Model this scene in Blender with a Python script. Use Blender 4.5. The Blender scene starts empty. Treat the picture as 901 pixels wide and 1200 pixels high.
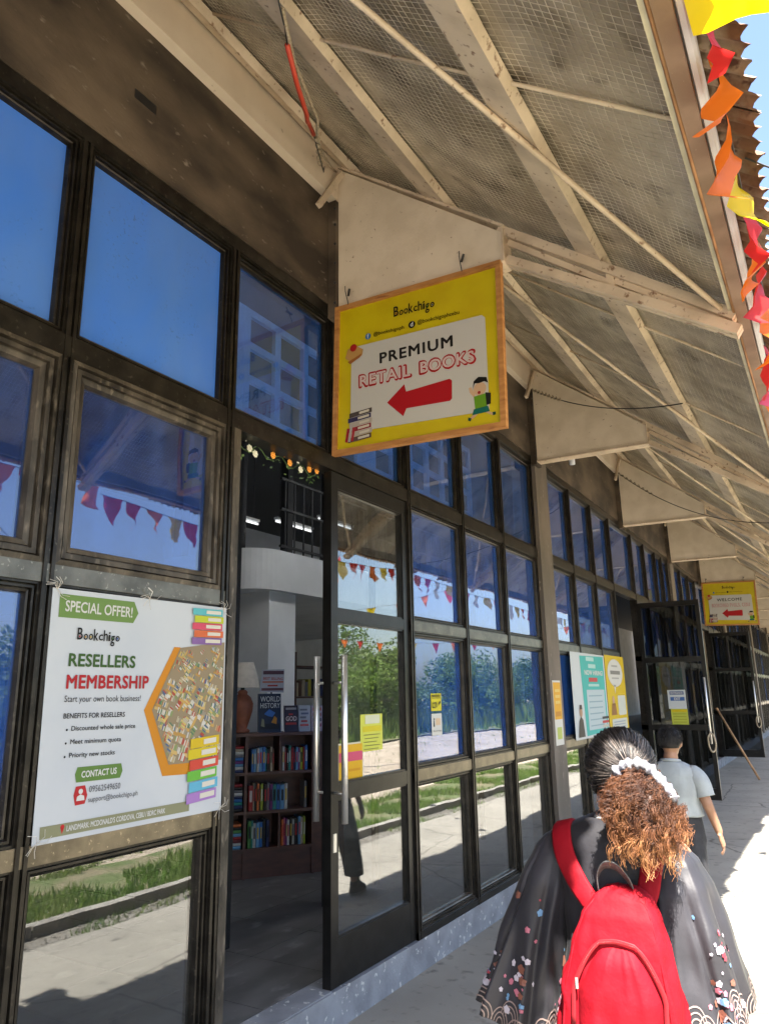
import bpy, bmesh, math, random
from mathutils import Vector, Matrix, noise as mnoise
R = random.Random(7)
sc = bpy.context.scene
col = sc.collection
V = Vector
rad = math.radians
# ------------------------------------------------------------------ camera
cd = bpy.data.cameras.new('camera')
cam = bpy.data.objects.new('camera', cd); col.objects.link(cam)
cd.sensor_fit = 'VERTICAL'; cd.sensor_height = 24.0; cd.lens = 861.3 / 1200 * 24.0
cd.clip_start = .05; cd.clip_end = 2000
yaw, pit, rol = .5375, .24399, -.01725
fw = V((-math.sin(yaw)*math.cos(pit), math.cos(yaw)*math.cos(pit), math.sin(pit)))
rt = V((math.cos(yaw), math.sin(yaw), 0)); up = rt.cross(fw)
r2 = math.cos(rol)*rt + math.sin(rol)*up; u2 = -math.sin(rol)*rt + math.cos(rol)*up
cam.matrix_world = Matrix(((r2.x, u2.x, -fw.x, 2.6473), (r2.y, u2.y, -fw.y, 0), (r2.z, u2.z, -fw.z, 1.78), (0, 0, 0, 1)))
sc.camera = cam
# ------------------------------------------------------------------ sky, sun, exposure
SUN = V((.325, -.50, 1)).normalized()
w = bpy.data.worlds.new('World'); sc.world = w; w.use_nodes = True
wn = w.node_tree.nodes; wl = w.node_tree.links
bg = wn['Background']; sky = wn.new('ShaderNodeTexSky'); sky.sky_type = 'NISHITA'; sky.sun_disc = False
sky.sun_elevation = math.asin(SUN.z); sky.sun_rotation = math.atan2(SUN.x, SUN.y)
sky.air_density = 1.0; sky.dust_density = 2.0; sky.ozone_density = 1.0
wl.new(sky.outputs[0], bg.inputs[0]); bg.inputs[1].default_value = .09
sl = bpy.data.lights.new('sun', 'SUN'); sl.energy = 5.0; sl.angle = rad(.55); sl.color = (1, .95, .86)
so = bpy.data.objects.new('sun', sl); col.objects.link(so); so.location = (20, -20, 40)
so.rotation_euler = SUN.to_track_quat('Z', 'Y').to_euler()
vs = sc.view_settings; vs.view_transform = 'Standard'; vs.look = 'None'; vs.gamma = 1; vs.use_curve_mapping = False
vs.exposure = 2.5
sc.cycles.max_bounces = 10; sc.cycles.diffuse_bounces = 5; sc.cycles.glossy_bounces = 4
sc.cycles.transparent_max_bounces = 16; sc.cycles.transmission_bounces = 4
sc.cycles.caustics_reflective = False; sc.cycles.caustics_refractive = False
sc.cycles.sample_clamp_indirect = 8
# ------------------------------------------------------------------ helpers
LOC = {}
class MB:
    def __init__(s): s.v = []; s.f = []
    def add(s, vs_, fs):
        b = len(s.v); s.v += [tuple(p) for p in vs_]; s.f += [tuple(b+i for i in f) for f in fs]; return s
    def box(s, x0, x1, y0, y1, z0, z1):
        return s.add([(x0,y0,z0),(x1,y0,z0),(x1,y1,z0),(x0,y1,z0),(x0,y0,z1),(x1,y0,z1),(x1,y1,z1),(x0,y1,z1)],
                     [(0,3,2,1),(4,5,6,7),(0,1,5,4),(1,2,6,5),(2,3,7,6),(3,0,4,7)])
    def obox(s, c, U, W, T):
        c=V(c);U=V(U);W=V(W);T=V(T)
        p=[c+a*U+b*W+d*T for d in(-1,1) for a,b in((-1,-1),(1,-1),(1,1),(-1,1))]
        return s.add(p,[(0,3,2,1),(4,5,6,7),(0,1,5,4),(1,2,6,5),(2,3,7,6),(3,0,4,7)])
    def bar(s, p, q, wd, ht, upv=(0,0,1)):
        p=V(p);q=V(q);d=(q-p);L=d.length;d.normalize();upv=V(upv)
        sd=d.cross(upv)
        if sd.length<1e-4: sd=d.cross(V((1,0,0)))
        sd.normalize();n=sd.cross(d)
        return s.obox((p+q)/2,d*L/2,sd*wd/2,n*ht/2)
    def angle(s, p, q, a, t, upv=(0,0,1)):      # steel L profile
        p=V(p);q=V(q);d=(q-p).normalized();sd=d.cross(V(upv)).normalized();n=sd.cross(d)
        s.bar(p,q,a,t,upv); s.bar(p+n*(a/2-t/2)+sd*(a/2-t/2)*1.0+n*.0005,q+n*(a/2-t/2)+sd*(a/2-t/2)+n*.0005,t,a,upv); return s
    def tube(s, pts, r, n=6, caps=True):
        pts=[V(p) for p in pts]; m=len(pts)
        rs=r if isinstance(r,(list,tuple)) else [r]*m
        t0=(pts[1]-pts[0]).normalized(); a=t0.cross(V((0,0,1)))
        if a.length<1e-3: a=t0.cross(V((1,0,0)))
        a.normalize(); rings=[]
        for i,p in enumerate(pts):
            t=(pts[min(i+1,m-1)]-pts[max(i-1,0)])
            if t.length<1e-9: t=t0
            t.normalize(); a=(a-t*a.dot(t)); a=a.normalized() if a.length>1e-6 else t.orthogonal().normalized(); b=t.cross(a)
            rings.append([p+(a*math.cos(2*math.pi*k/n)+b*math.sin(2*math.pi*k/n))*rs[i] for k in range(n)])
        return s.loft(rings,True,caps,caps)
    def loft(s, rings, closed=True, c0=False, c1=False):
        n=len(rings[0]); vs_=[p for r in rings for p in r]; fs=[]
        for i in range(len(rings)-1):
            for k in range(n if closed else n-1):
                k2=(k+1)%n; fs.append((i*n+k,i*n+k2,(i+1)*n+k2,(i+1)*n+k))
        if c0: fs.append(tuple(range(n-1,-1,-1)))
        if c1: fs.append(tuple((len(rings)-1)*n+k for k in range(n)))
        return s.add(vs_,fs)
    def prism(s, pts, nv):
        nv=V(nv); a=[V(p) for p in pts]; n=len(a)
        fs=[tuple(range(n-1,-1,-1)),tuple(range(n,2*n))]+[(k,(k+1)%n,n+(k+1)%n,n+k) for k in range(n)]
        return s.add(a+[p+nv for p in a],fs)
    def sphere(s, c, rx, ry=None, rz=None, n=10, m=7):
        ry=ry or rx; rz=rz or rx; c=V(c)
        rings=[[c+V((rx*math.sin(math.pi*(i+.02)/(m+.04))*math.cos(2*math.pi*k/n),ry*math.sin(math.pi*(i+.02)/(m+.04))*math.sin(2*math.pi*k/n),-rz*math.cos(math.pi*(i+.02)/(m+.04)))) for k in range(n)] for i in range(m+1)]
        return s.loft(rings,True,True,True)
    def mesh(s, name, mt, off=(0,0,0), smooth=False):
        me=bpy.data.meshes.new(name); o=V(off)
        me.from_pydata([tuple(V(p)-o) for p in s.v],[],s.f); me.update()
        bm=bmesh.new(); bm.from_mesh(me); bmesh.ops.recalc_face_normals(bm,faces=bm.faces); bm.to_mesh(me); bm.free()
        if mt is not None: me.materials.append(mt)
        if smooth: me.polygons.foreach_set('use_smooth',[True]*len(me.polygons))
        return me
    def build(s, name, mt, parent=None, smooth=False):
        off=LOC.get(parent.name,V((0,0,0))) if parent else V((0,0,0))
        o=bpy.data.objects.new(name,s.mesh(name,mt,off,smooth)); col.objects.link(o)
        if parent: o.parent=parent; LOC[o.name]=off
        return o
def tag(o,label=None,cat=None,group=None,kind=None):
    if label: o['label']=label
    if cat: o['category']=cat
    if group: o['group']=group
    if kind: o['kind']=kind
    return o
def thing(name,label,cat,loc=(0,0,0),group=None):
    o=bpy.data.objects.new(name,None); col.objects.link(o); o.location=loc; o.empty_display_size=.1
    LOC[o.name]=V(loc); return tag(o,label,cat,group)
def single(name,mb,mt,label,cat,group=None,smooth=False):
    xs=[p[0] for p in mb.v];ys=[p[1] for p in mb.v];zs=[p[2] for p in mb.v]
    L=V(((min(xs)+max(xs))/2,(min(ys)+max(ys))/2,min(zs)))
    o=bpy.data.objects.new(name,mb.mesh(name,mt,L,smooth)); col.objects.link(o); o.location=L; LOC[o.name]=L
    return tag(o,label,cat,group)
def struct(name,mb,mt,smooth=False,kind='structure'):
    o=mb.build(name,mt,None,smooth); LOC[o.name]=V((0,0,0)); return tag(o,kind=kind)
def inst(name,me,parent,loc):      # a piece that shares mesh data; loc in world
    o=bpy.data.objects.new(name,me); col.objects.link(o); o.parent=parent
    o.location=V(loc)-LOC.get(parent.name,V((0,0,0))); return o
# ------------------------------------------------------------------ materials
def lin(c):      # sRGB 0-255 -> linear
    return tuple((x/255/12.92 if x/255<=.04045 else ((x/255+.055)/1.055)**2.4) for x in c)
def mat(name,c1,c2=None,rough=.6,metal=0.,scale=4.,lo=.4,hi=.62,c3=None,s3=60.,lo3=.62,hi3=.7,bump=0.,bscale=80.,spec=.5,detail=6,stretch=(1,1,1),dust=None,coat=0.,emit=None,alpha=None):
    m=bpy.data.materials.new(name); m.use_nodes=True; nt=m.node_tree; N=nt.nodes; L=nt.links
    b=N['Principled BSDF']; b.inputs['Roughness'].default_value=rough; b.inputs['Metallic'].default_value=metal
    b.inputs['Specular IOR Level'].default_value=spec
    if coat: b.inputs['Coat Weight'].default_value=coat; b.inputs['Coat Roughness'].default_value=.1
    geo=N.new('ShaderNodeNewGeometry'); mp=N.new('ShaderNodeMapping'); mp.inputs['Scale'].default_value=stretch
    L.new(geo.outputs['Position'],mp.inputs['Vector']); P=mp.outputs[0]
    def nz(sc_,det=detail):
        n=N.new('ShaderNodeTexNoise'); n.inputs['Scale'].default_value=sc_; n.inputs['Detail'].default_value=det; L.new(P,n.inputs['Vector']); return n.outputs['Fac']
    def ramp(src,a,c):
        r=N.new('ShaderNodeMapRange'); r.inputs[1].default_value=a; r.inputs[2].default_value=c; L.new(src,r.inputs[0]); return r.outputs[0]
    def mix(fac,a,c):
        x=N.new('ShaderNodeMix'); x.data_type='RGBA'; L.new(fac,x.inputs[0])
        for i,q in ((6,a),(7,c)):
            if isinstance(q,tuple): x.inputs[i].default_value=(*q[:3],1)
            else: L.new(q,x.inputs[i])
        return x.outputs[2]
    cur=tuple(c1)
    if c2 is not None: cur=mix(ramp(nz(scale),lo,hi),cur,tuple(c2))
    if c3 is not None: cur=mix(ramp(nz(s3,3),lo3,hi3),cur,tuple(c3))
    if dust is not None:      # settled on faces that look up
        sp=N.new('ShaderNodeSeparateXYZ'); L.new(geo.outputs['Normal'],sp.inputs[0])
        mu=N.new('ShaderNodeMath'); mu.operation='MULTIPLY'; L.new(ramp(sp.outputs[2],.1,.8),mu.inputs[0]); L.new(ramp(nz(9.),.25,.6),mu.inputs[1])
        cur=mix(mu.outputs[0],cur,tuple(dust))
    if isinstance(cur,tuple): b.inputs['Base Color'].default_value=(*cur[:3],1)
    else: L.new(cur,b.inputs['Base Color'])
    if bump:
        bn=N.new('ShaderNodeBump'); bn.inputs['Strength'].default_value=bump; bn.inputs['Distance'].default_value=.01
        L.new(nz(bscale,4),bn.inputs['Height']); L.new(bn.outputs[0],b.inputs['Normal'])
    if emit: b.inputs['Emission Color'].default_value=(*emit[:3],1); b.inputs['Emission Strength'].default_value=emit[3]
    return m
def flat(name,c,rough=.55,spec=.3): return mat(name,lin(c),None,rough=rough,spec=spec)
_fc={}
def ink(c,rough=.5):
    k=(c,rough)
    if k not in _fc: _fc[k]=mat('print_%02x%02x%02x'%c,tuple(q*.58 for q in lin(c)),None,rough=rough,spec=.3)
    return _fc[k]
def glass(name,tint,film,amount,base=.05,k=.36,streak=.0,rough=.0):
    m=bpy.data.materials.new(name); m.use_nodes=True; nt=m.node_tree; N=nt.nodes; L=nt.links; N.remove(N['Principled BSDF'])
    out=N['Material Output']; tr=N.new('ShaderNodeBsdfTransparent'); tr.inputs[0].default_value=(*tint,1)
    di=N.new('ShaderNodeBsdfDiffuse'); di.inputs[0].default_value=(*film,1)
    gl=N.new('ShaderNodeBsdfGlossy'); gl.inputs['Roughness'].default_value=rough; gl.inputs[0].default_value=(.95,.96,.98,1)
    geo=N.new('ShaderNodeNewGeometry'); mp=N.new('ShaderNodeMapping'); mp.inputs['Scale'].default_value=(1,1,.35); L.new(geo.outputs['Position'],mp.inputs[0])
    nz=N.new('ShaderNodeTexNoise'); nz.inputs['Scale'].default_value=7; nz.inputs['Detail'].default_value=6; L.new(mp.outputs[0],nz.inputs['Vector'])
    mr=N.new('ShaderNodeMapRange'); mr.inputs[1].default_value=.3; mr.inputs[2].default_value=.7; mr.inputs[3].default_value=max(0,amount-streak); mr.inputs[4].default_value=min(1,amount+streak); L.new(nz.outputs['Fac'],mr.inputs[0])
    # uneven, smeared film
    n3=N.new('ShaderNodeTexNoise'); n3.inputs['Scale'].default_value=2.6; n3.inputs['Detail'].default_value=7; n3.inputs['Distortion'].default_value=.8; L.new(mp.outputs[0],n3.inputs['Vector'])
    r3=N.new('ShaderNodeMapRange'); r3.inputs[1].default_value=.35; r3.inputs[2].default_value=.7; r3.inputs[3].default_value=0; r3.inputs[4].default_value=.55; L.new(n3.outputs['Fac'],r3.inputs[0])
    cm3=N.new('ShaderNodeMix'); cm3.data_type='RGBA'; L.new(r3.outputs[0],cm3.inputs[0]); cm3.inputs[6].default_value=(*film,1); cm3.inputs[7].default_value=(film[0]*1.3+.03,film[1]*1.1+.02,film[2]*.82,1); L.new(cm3.outputs[2],di.inputs[0])
    n4=N.new('ShaderNodeTexNoise'); n4.inputs['Scale'].default_value=55; n4.inputs['Detail'].default_value=2; L.new(geo.outputs['Position'],n4.inputs['Vector'])
    r4=N.new('ShaderNodeMapRange'); r4.inputs[1].default_value=.60; r4.inputs[2].default_value=.70; L.new(n4.outputs['Fac'],r4.inputs[0])
    n5=N.new('ShaderNodeTexNoise'); n5.inputs['Scale'].default_value=3.1; n5.inputs['Detail'].default_value=3; L.new(geo.outputs['Position'],n5.inputs['Vector'])
    r5=N.new('ShaderNodeMapRange'); r5.inputs[1].default_value=.50; r5.inputs[2].default_value=.66; r5.inputs[4].default_value=.6; L.new(n5.outputs['Fac'],r5.inputs[0])
    mu=N.new('ShaderNodeMath'); mu.operation='MULTIPLY'; L.new(r4.outputs[0],mu.inputs[0]); L.new(r5.outputs[0],mu.inputs[1])
    cm4=N.new('ShaderNodeMix'); cm4.data_type='RGBA'; L.new(mu.outputs[0],cm4.inputs[0]); L.new(cm3.outputs[2],cm4.inputs[6]); cm4.inputs[7].default_value=(film[0]*.5+.02,film[1]*.45+.02,film[2]*.4+.02,1); L.new(cm4.outputs[2],di.inputs[0])
    m1=N.new('ShaderNodeMixShader'); L.new(mr.outputs[0],m1.inputs[0]); L.new(tr.outputs[0],m1.inputs[1]); L.new(di.outputs[0],m1.inputs[2])
    lw=N.new('ShaderNodeLayerWeight'); lw.inputs['Blend'].default_value=.5
    pw=N.new('ShaderNodeMath'); pw.operation='POWER'; L.new(lw.outputs['Facing'],pw.inputs[0]); pw.inputs[1].default_value=2
    ma=N.new('ShaderNodeMath'); ma.operation='MULTIPLY_ADD'; L.new(pw.outputs[0],ma.inputs[0]); ma.inputs[1].default_value=k; ma.inputs[2].default_value=base
    m2=N.new('ShaderNodeMixShader'); L.new(ma.outputs[0],m2.inputs[0]); L.new(m1.outputs[0],m2.inputs[1]); L.new(gl.outputs[0],m2.inputs[2])
    # old sheet glass: a very slight waviness
    n2=N.new('ShaderNodeTexNoise'); n2.inputs['Scale'].default_value=2.2; n2.inputs['Detail'].default_value=1; L.new(geo.outputs['Position'],n2.inputs['Vector'])
    bn=N.new('ShaderNodeBump'); bn.inputs['Strength'].default_value=.06; bn.inputs['Distance'].default_value=.02; L.new(n2.outputs['Fac'],bn.inputs['Height']); L.new(bn.outputs[0],gl.inputs['Normal'])
    L.new(m2.outputs[0],out.inputs[0]); return m
M={}
M['walk']=mat('concrete_walk',(.335,.31,.262),(.265,.245,.207),rough=.85,scale=1.1,lo=.35,hi=.65,c3=(.15,.138,.115),s3=9,lo3=.58,hi3=.75,bump=.25,bscale=120)
M['kerb']=mat('kerb_paint',(.27,.28,.305),(.19,.195,.215),rough=.75,scale=5,lo=.38,hi=.62,c3=(.52,.52,.50),s3=24,lo3=.63,hi3=.68,bump=.3,bscale=60)
M['bronze_rail']=mat('bronze_rail',(.11,.098,.080),(.17,.15,.12),rough=.3,metal=.9,scale=9,c3=(.30,.26,.2),s3=60,lo3=.64,hi3=.72,dust=(.25,.21,.16),bump=.08,bscale=180)  # same alloy as the frame; yard glare on lower rails put into its colour
M['bronze']=mat('bronze_frame',(.014,.012,.010),(.030,.026,.021),rough=.32,metal=.5,scale=12,c3=(.10,.085,.068),s3=45,lo3=.62,hi3=.82,dust=(.20,.165,.125),bump=.08,bscale=200)
M['sash']=mat('dusty_sash',(.022,.018,.014),(.085,.071,.056),rough=.5,metal=.25,scale=10,stretch=(1,1,.4),c3=(.17,.145,.115),s3=34,lo3=.56,hi3=.80,dust=(.26,.22,.17),bump=.12,bscale=150)
M['black']=mat('black_door_frame',(.010,.0095,.009),(.018,.017,.016),rough=.3,metal=.4,scale=10,dust=(.10,.09,.08))
M['band']=mat('brown_plaster',(.032,.023,.016),(.115,.086,.060),rough=.85,scale=1.7,lo=.40,hi=.64,stretch=(1,.8,1.6),c3=(.20,.17,.14),s3=16,lo3=.66,hi3=.8,bump=.3,bscale=40)
M['column']=mat('column_paint',(.15,.125,.105),(.10,.085,.07),rough=.8,scale=3,stretch=(1,1,.4),c3=(.24,.21,.18),s3=30,lo3=.66,hi3=.74,bump=.2)
M['cream']=mat('cream_wall',(.74,.64,.53),(.66,.56,.46),rough=.8,scale=2.5,c3=(.36,.28,.21),s3=20,lo3=.69,hi3=.78,bump=.1)
M['gusset']=mat('cream_plate',(.74,.65,.54),(.66,.57,.46),rough=.6,scale=5,c3=(.33,.24,.17),s3=34,lo3=.70,hi3=.76,bump=.2,bscale=50)
M['steel']=mat('cream_steel',(.70,.58,.45),(.50,.40,.30),rough=.6,scale=4,lo=.42,hi=.66,c3=(.24,.14,.085),s3=26,lo3=.62,hi3=.72,bump=.15)
M['foil']=mat('dirty_foil',(.62,.55,.45),(.33,.28,.215),rough=.45,metal=.35,scale=1.6,lo=.40,hi=.60,c3=(.17,.135,.10),s3=5,lo3=.56,hi3=.72,bump=1.0,bscale=16)
M['wire']=mat('mesh_wire',(.86,.79,.68),(.55,.48,.38),rough=.5,metal=.3,scale=8)
M['rust']=mat('rusty_iron',(.30,.235,.18),(.15,.072,.038),rough=.75,metal=.1,scale=5,lo=.42,hi=.58,c3=(.09,.04,.025),s3=22,lo3=.56,hi3=.66,bump=.4,bscale=60)
M['fascia']=mat('fascia_brown',(.19,.125,.09),(.26,.18,.135),rough=.7,scale=5,c3=(.5,.44,.38),s3=120,lo3=.72,hi3=.76)
M['gutter']=mat('gutter_white',(.62,.65,.74),(.52,.55,.63),rough=.5,scale=4)
M['trim']=mat('trim_cream',(.62,.57,.45),(.5,.45,.35),rough=.6,scale=8)
M['bamboo']=mat('rust_pipe',(.42,.22,.10),(.30,.14,.06),rough=.6,scale=9)
M['pane_clear']=glass('pane_clear',(.72,.75,.76),(.25,.24,.22),.035,base=.10,k=.42,streak=.02)
M['pane_blue']=glass('pane_blue_film',(.42,.56,.86),(.05,.19,.74),.22,base=.10,k=.40,streak=.10)
M['pane_blue_light']=glass('pane_light_blue_film',(.42,.64,.97),(.06,.22,.74),.13,base=.06,k=.36,streak=.06)
M['pane_dim']=glass('pane_dim_blue_film',(.30,.45,.80),(.04,.15,.60),.16,base=.10,k=.40,streak=.10)
M['pane_solid']=glass('pane_solid_blue',(.2,.4,.8),(.054,.19,.74),.97,base=.03,k=.16,streak=.03)
def cracks(m,scale,col_):      # thin branching cracks
    nt=m.node_tree; N=nt.nodes; L=nt.links; b=N['Principled BSDF']; src=b.inputs['Base Color'].links[0].from_socket
    g=N.new('ShaderNodeNewGeometry'); nz=N.new('ShaderNodeTexNoise'); nz.inputs['Scale'].default_value=2.5; nz.inputs['Detail'].default_value=5; L.new(g.outputs['Position'],nz.inputs['Vector'])
    ad=N.new('ShaderNodeMix'); ad.data_type='VECTOR'; ad.inputs[0].default_value=.12; L.new(g.outputs['Position'],ad.inputs[4]); L.new(nz.outputs['Color'],ad.inputs[5])
    vo=N.new('ShaderNodeTexVoronoi'); vo.feature='DISTANCE_TO_EDGE'; vo.inputs['Scale'].default_value=scale; L.new(ad.outputs[1],vo.inputs['Vector'])
    mr=N.new('ShaderNodeMapRange'); mr.inputs[1].default_value=.002; mr.inputs[2].default_value=.007; mr.inputs[3].default_value=.75; mr.inputs[4].default_value=0; L.new(vo.outputs['Distance'],mr.inputs[0])
    mx=N.new('ShaderNodeMix'); mx.data_type='RGBA'; L.new(mr.outputs[0],mx.inputs[0]); L.new(src,mx.inputs[6]); mx.inputs[7].default_value=(*col_,1); L.new(mx.outputs[2],b.inputs['Base Color'])
cracks(M['walk'],.55,(.09,.08,.065))
M['pane_dark']=glass('pane_dark',(.34,.36,.38),(.05,.05,.05),.04,base=.04,k=.26,streak=.02)
M['steelrod']=mat('stainless',(.80,.78,.74),None,rough=.38,metal=.85)
M['dark']=mat('dark_steel',(.012,.012,.013),None,rough=.5)
M['rope']=mat('rope',(.45,.38,.28),(.3,.24,.17),rough=.9,scale=60)
M['redtube']=mat('red_tube',(.55,.06,.03),None,rough=.4)
M['cable']=mat('black_cable',(.02,.02,.02),None,rough=.5)
# ================================================================== ground
g=MB().box(-.14,2.62,-14,62,-.12,0)
walkway=struct('walkway',g,M['walk'])
M['dirt']=mat('dirt_yard',(.44,.37,.285),(.33,.27,.20),rough=.95,scale=.8,c3=(.36,.31,.25),s3=9,lo3=.58,hi3=.7,bump=.5,bscale=30)
gd=MB(); nx,ny=40,60
def gz(x,y):
    return -.05+.05*mnoise.noise(V((x*.35,y*.35,0)))*(1 if x>3.2 else 0)
xs=[-300,-60,-12,-.1,2.6,2.9]+[3.1+.5*i for i in range(40)]+[30,60,300]
ys=[-300,-60,-20]+[-10+1.*i for i in range(75)]+[90,160,400]
gd.loft([[V((x,y,gz(x,y) if -10<y<64 and x<25 else -.06)) for x in xs] for y in ys],closed=False)
ground=struct('ground',gd,M['dirt'],True)
M['gravel']=mat('gravel_strip',(.22,.20,.17),(.13,.12,.10),rough=.95,scale=45,c3=(.38,.36,.33),s3=60,lo3=.58,hi3=.66,bump=.9,bscale=70)
struct('gravel_bed',MB().box(2.622,2.93,-12,60,-.1,-.028),M['gravel'])
# stones lying in the gravel strip
st=MB()
for i in range(1500):
    x=R.uniform(2.63,2.92); y=R.uniform(1.5,16); r=R.uniform(.008,.022)
    c=V((x,y,-.025+r*.3)); p=[c+V((R.uniform(.6,1)*r*math.cos(a),R.uniform(.6,1)*r*math.sin(a),0)) for a in (0,1.3,2.6,3.9,5.1)]
    st.add(p+[c+V((0,0,r*.7))],[(k,(k+1)%5,5) for k in range(5)])
tag(struct('gravel',st,M['gravel'],kind='stuff'),'loose grey gravel along the walkway edge','gravel')
M['kerbstone']=mat('kerb_stone',(.34,.32,.28),(.24,.22,.19),rough=.9,scale=4,c3=(.14,.13,.1),s3=25,bump=.4)
kp=thing('kerb','low concrete kerb between gravel strip and grass, mirrored in the glass','kerb',(3.0,10,-.05))
km=MB().box(-.055,.055,0,.985,-.06,.07).mesh('kerb_stone',M['kerbstone'])
for i in range(45):
    o=inst('kerb_stone',km,kp,(3.0+R.uniform(-.008,.008),-6+i,R.uniform(-.012,.004)))
# grass
def grass_mat(n,a,b): return mat(n,a,b,rough=.8,scale=1.2,spec=.2)
M['grass']=grass_mat('grass_blades',(.12,.22,.03),(.19,.26,.06))
M['grassbed']=mat('grass_bed',(.10,.13,.04),(.20,.17,.10),rough=.95,scale=2.2)
bed=MB(); bed.loft([[V((x,y,gz(x,y)+.006)) for x in (3.06,3.5,4.0,4.5,4.75+.3*mnoise.noise(V((0,y*.7,5))))] for y in [-4+.5*i for i in range(100)]],closed=False); struct('lawn_bed',bed,M['grassbed'],True)
bed=MB(); bed.loft([[V((x,y,.0)) for x in (13.2+.4*mnoise.noise(V((3,y*.4,5))),15,18,24,40)] for y in [-20+1.*i for i in range(100)]],closed=False); struct('verge_bed',bed,M['grassbed'],True)
gr=MB()
def blades(n,fx,fy,hmin,hmax,wd):
    for i in range(n):
        x=fx(); y=fy()
        if mnoise.noise(V((x*.9,y*.9,3)))<(-.08 if x<4.1 else .05): continue
        a=R.uniform(0,6.28); h=R.uniform(hmin,hmax); b=V((math.cos(a),math.sin(a),0)); lean=V((R.uniform(-.5,.5),R.uniform(-.5,.5),0))*h
        p=V((x,y,gz(x,y)-.005)); gr.add([p-b*wd,p+b*wd,p+lean+V((0,0,h))],[(0,1,2)])
blades(42000,lambda:R.uniform(3.06,4.7)+abs(R.gauss(0,.12)),lambda:2.8+R.random()**1.5*24,.04,.13,.010)
blades(15000,lambda:13.5+R.random()**1.3*9,lambda:R.uniform(8,62),.15,.6,.035)
blades(2500,lambda:R.uniform(2.63,2.95),lambda:2.5+R.random()*16,.04,.1,.012)
blades(2500,lambda:R.uniform(5,13),lambda:R.uniform(4,40),.04,.1,.012)
tag(struct('grass',gr,M['grass'],kind='stuff'),'short green grass beyond the kerb, mirrored in the glass','grass')
# ================================================================== shop building
BL=thing('shop_building','long single storey shop front with dark framed blue tinted glass','building',(0,8,0))
def part(name,mb,mt,parent=BL,smooth=False): return mb.build(name,mt,parent,smooth)
Z=dict(k=.195,t1a=1.19,t1b=1.265,t2a=2.235,t2b=2.31,t3a=3.205,t3b=3.30,ha=4.285,hb=4.365)
YEND=54.9
part('sill',MB().box(-.16,.03,-8,YEND,-.05,.193),M['kerb'])
PER=7.84; cols=[7.85+PER*k for k in range(-2,6)]
part('fascia_band',MB().box(-.25,.035,-8,YEND,4.367,5.16),M['band'])
part('parapet_wall',MB().box(-.25,.10,-8,YEND,5.161,6.4),M['cream'])
part('vent_slot',MB().box(.0,.0365,2.0,2.16,5.12-.50,5.12-.42) if False else MB().box(.0,.0362,2.01,2.15,4.705,4.76),M['dark'])
# little brackets of the parapet ledge
for c in cols: part('column',MB().box(-.22,.06,c-.2,c+.2,.194,4.366),M['column'])
# --- window cells: stepped frame ring + pane, shared by size
ring_cache={}
def ring_mesh(wd,ht,style):
    key=(round(wd,3),round(ht,3),style)
    if key in ring_cache: return ring_cache[key]
    prof={'thin':[(0,-.07),(0,.016),(.010,.016),(.011,-.006),(.017,-.006),(.018,.010),(.027,.010),(.028,-.010),(.033,-.010),(.034,-.002),(.041,-.006),(.046,-.024),(.046,-.07)],
          'thick':[(0,-.07),(0,.022),(.022,.028),(.024,.004),(.030,.004),(.032,.018),(.052,.018),(.054,.0),(.060,.0),(.062,.006),(.082,.000),(.090,-.022),(.090,-.07)]}[style]
    mb=MB(); rings=[]
    for o,d in prof:
        a=wd/2-o; b=ht/2-o
        rings.append([V((d,-a,-b)),V((d,a,-b)),V((d,a,b)),V((d,-a,b))])
    mb.loft(rings); me=mb.mesh('window',M['bronze'] if style=='thin' else M['sash'])
    o=prof[-1][0]-.004
    pn={}
    for g in ('pane_clear','pane_blue','pane_blue_light','pane_solid','pane_dim'):
        pn[g]=MB().box(-.037,-.031,-(wd/2-o),wd/2-o,-(ht/2-o),ht/2-o).mesh('pane',M[g])
    ring_cache[key]=(me,pn); return ring_cache[key]
def window(y0,y1,z0,z1,gl,style='thin',tilt=0):
    me,pn=ring_mesh(y1-y0,z1-z0,style)
    o=inst('window',me,BL,(0,(y0+y1)/2,(z0+z1)/2)); 
    if tilt: o.rotation_euler=(0,-tilt,0); o.location.x+=math.sin(tilt)*(z1-z0)/2
    p=bpy.data.objects.new('pane',pn[gl]); col.objects.link(p); p.parent=o
    # panes are never set perfectly parallel
    p.rotation_euler=(0,rad(R.uniform(-.12,.12)),rad(R.uniform(-.12,.12)))
    return o
mw=.028
mull={}
def mullion(y,z0,z1,wd=.05): part('mullion',MB().box(-.08,.012,y-wd/2,y+wd/2,z0,z1).box(.0125,.03,y-.5*wd,y-.18*wd,z0,z1).box(.0125,.03,y+.18*wd,y+.5*wd,z0,z1).box(.0125,.022,y-.06*wd,y+.06*wd,z0,z1),M['bronze'])
rowz=[(Z['k']+.045,Z['t1a']),(Z['t1b'],Z['t2a']),(Z['t2b'],Z['t3a']),(Z['t3b'],Z['ha'])]
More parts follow.
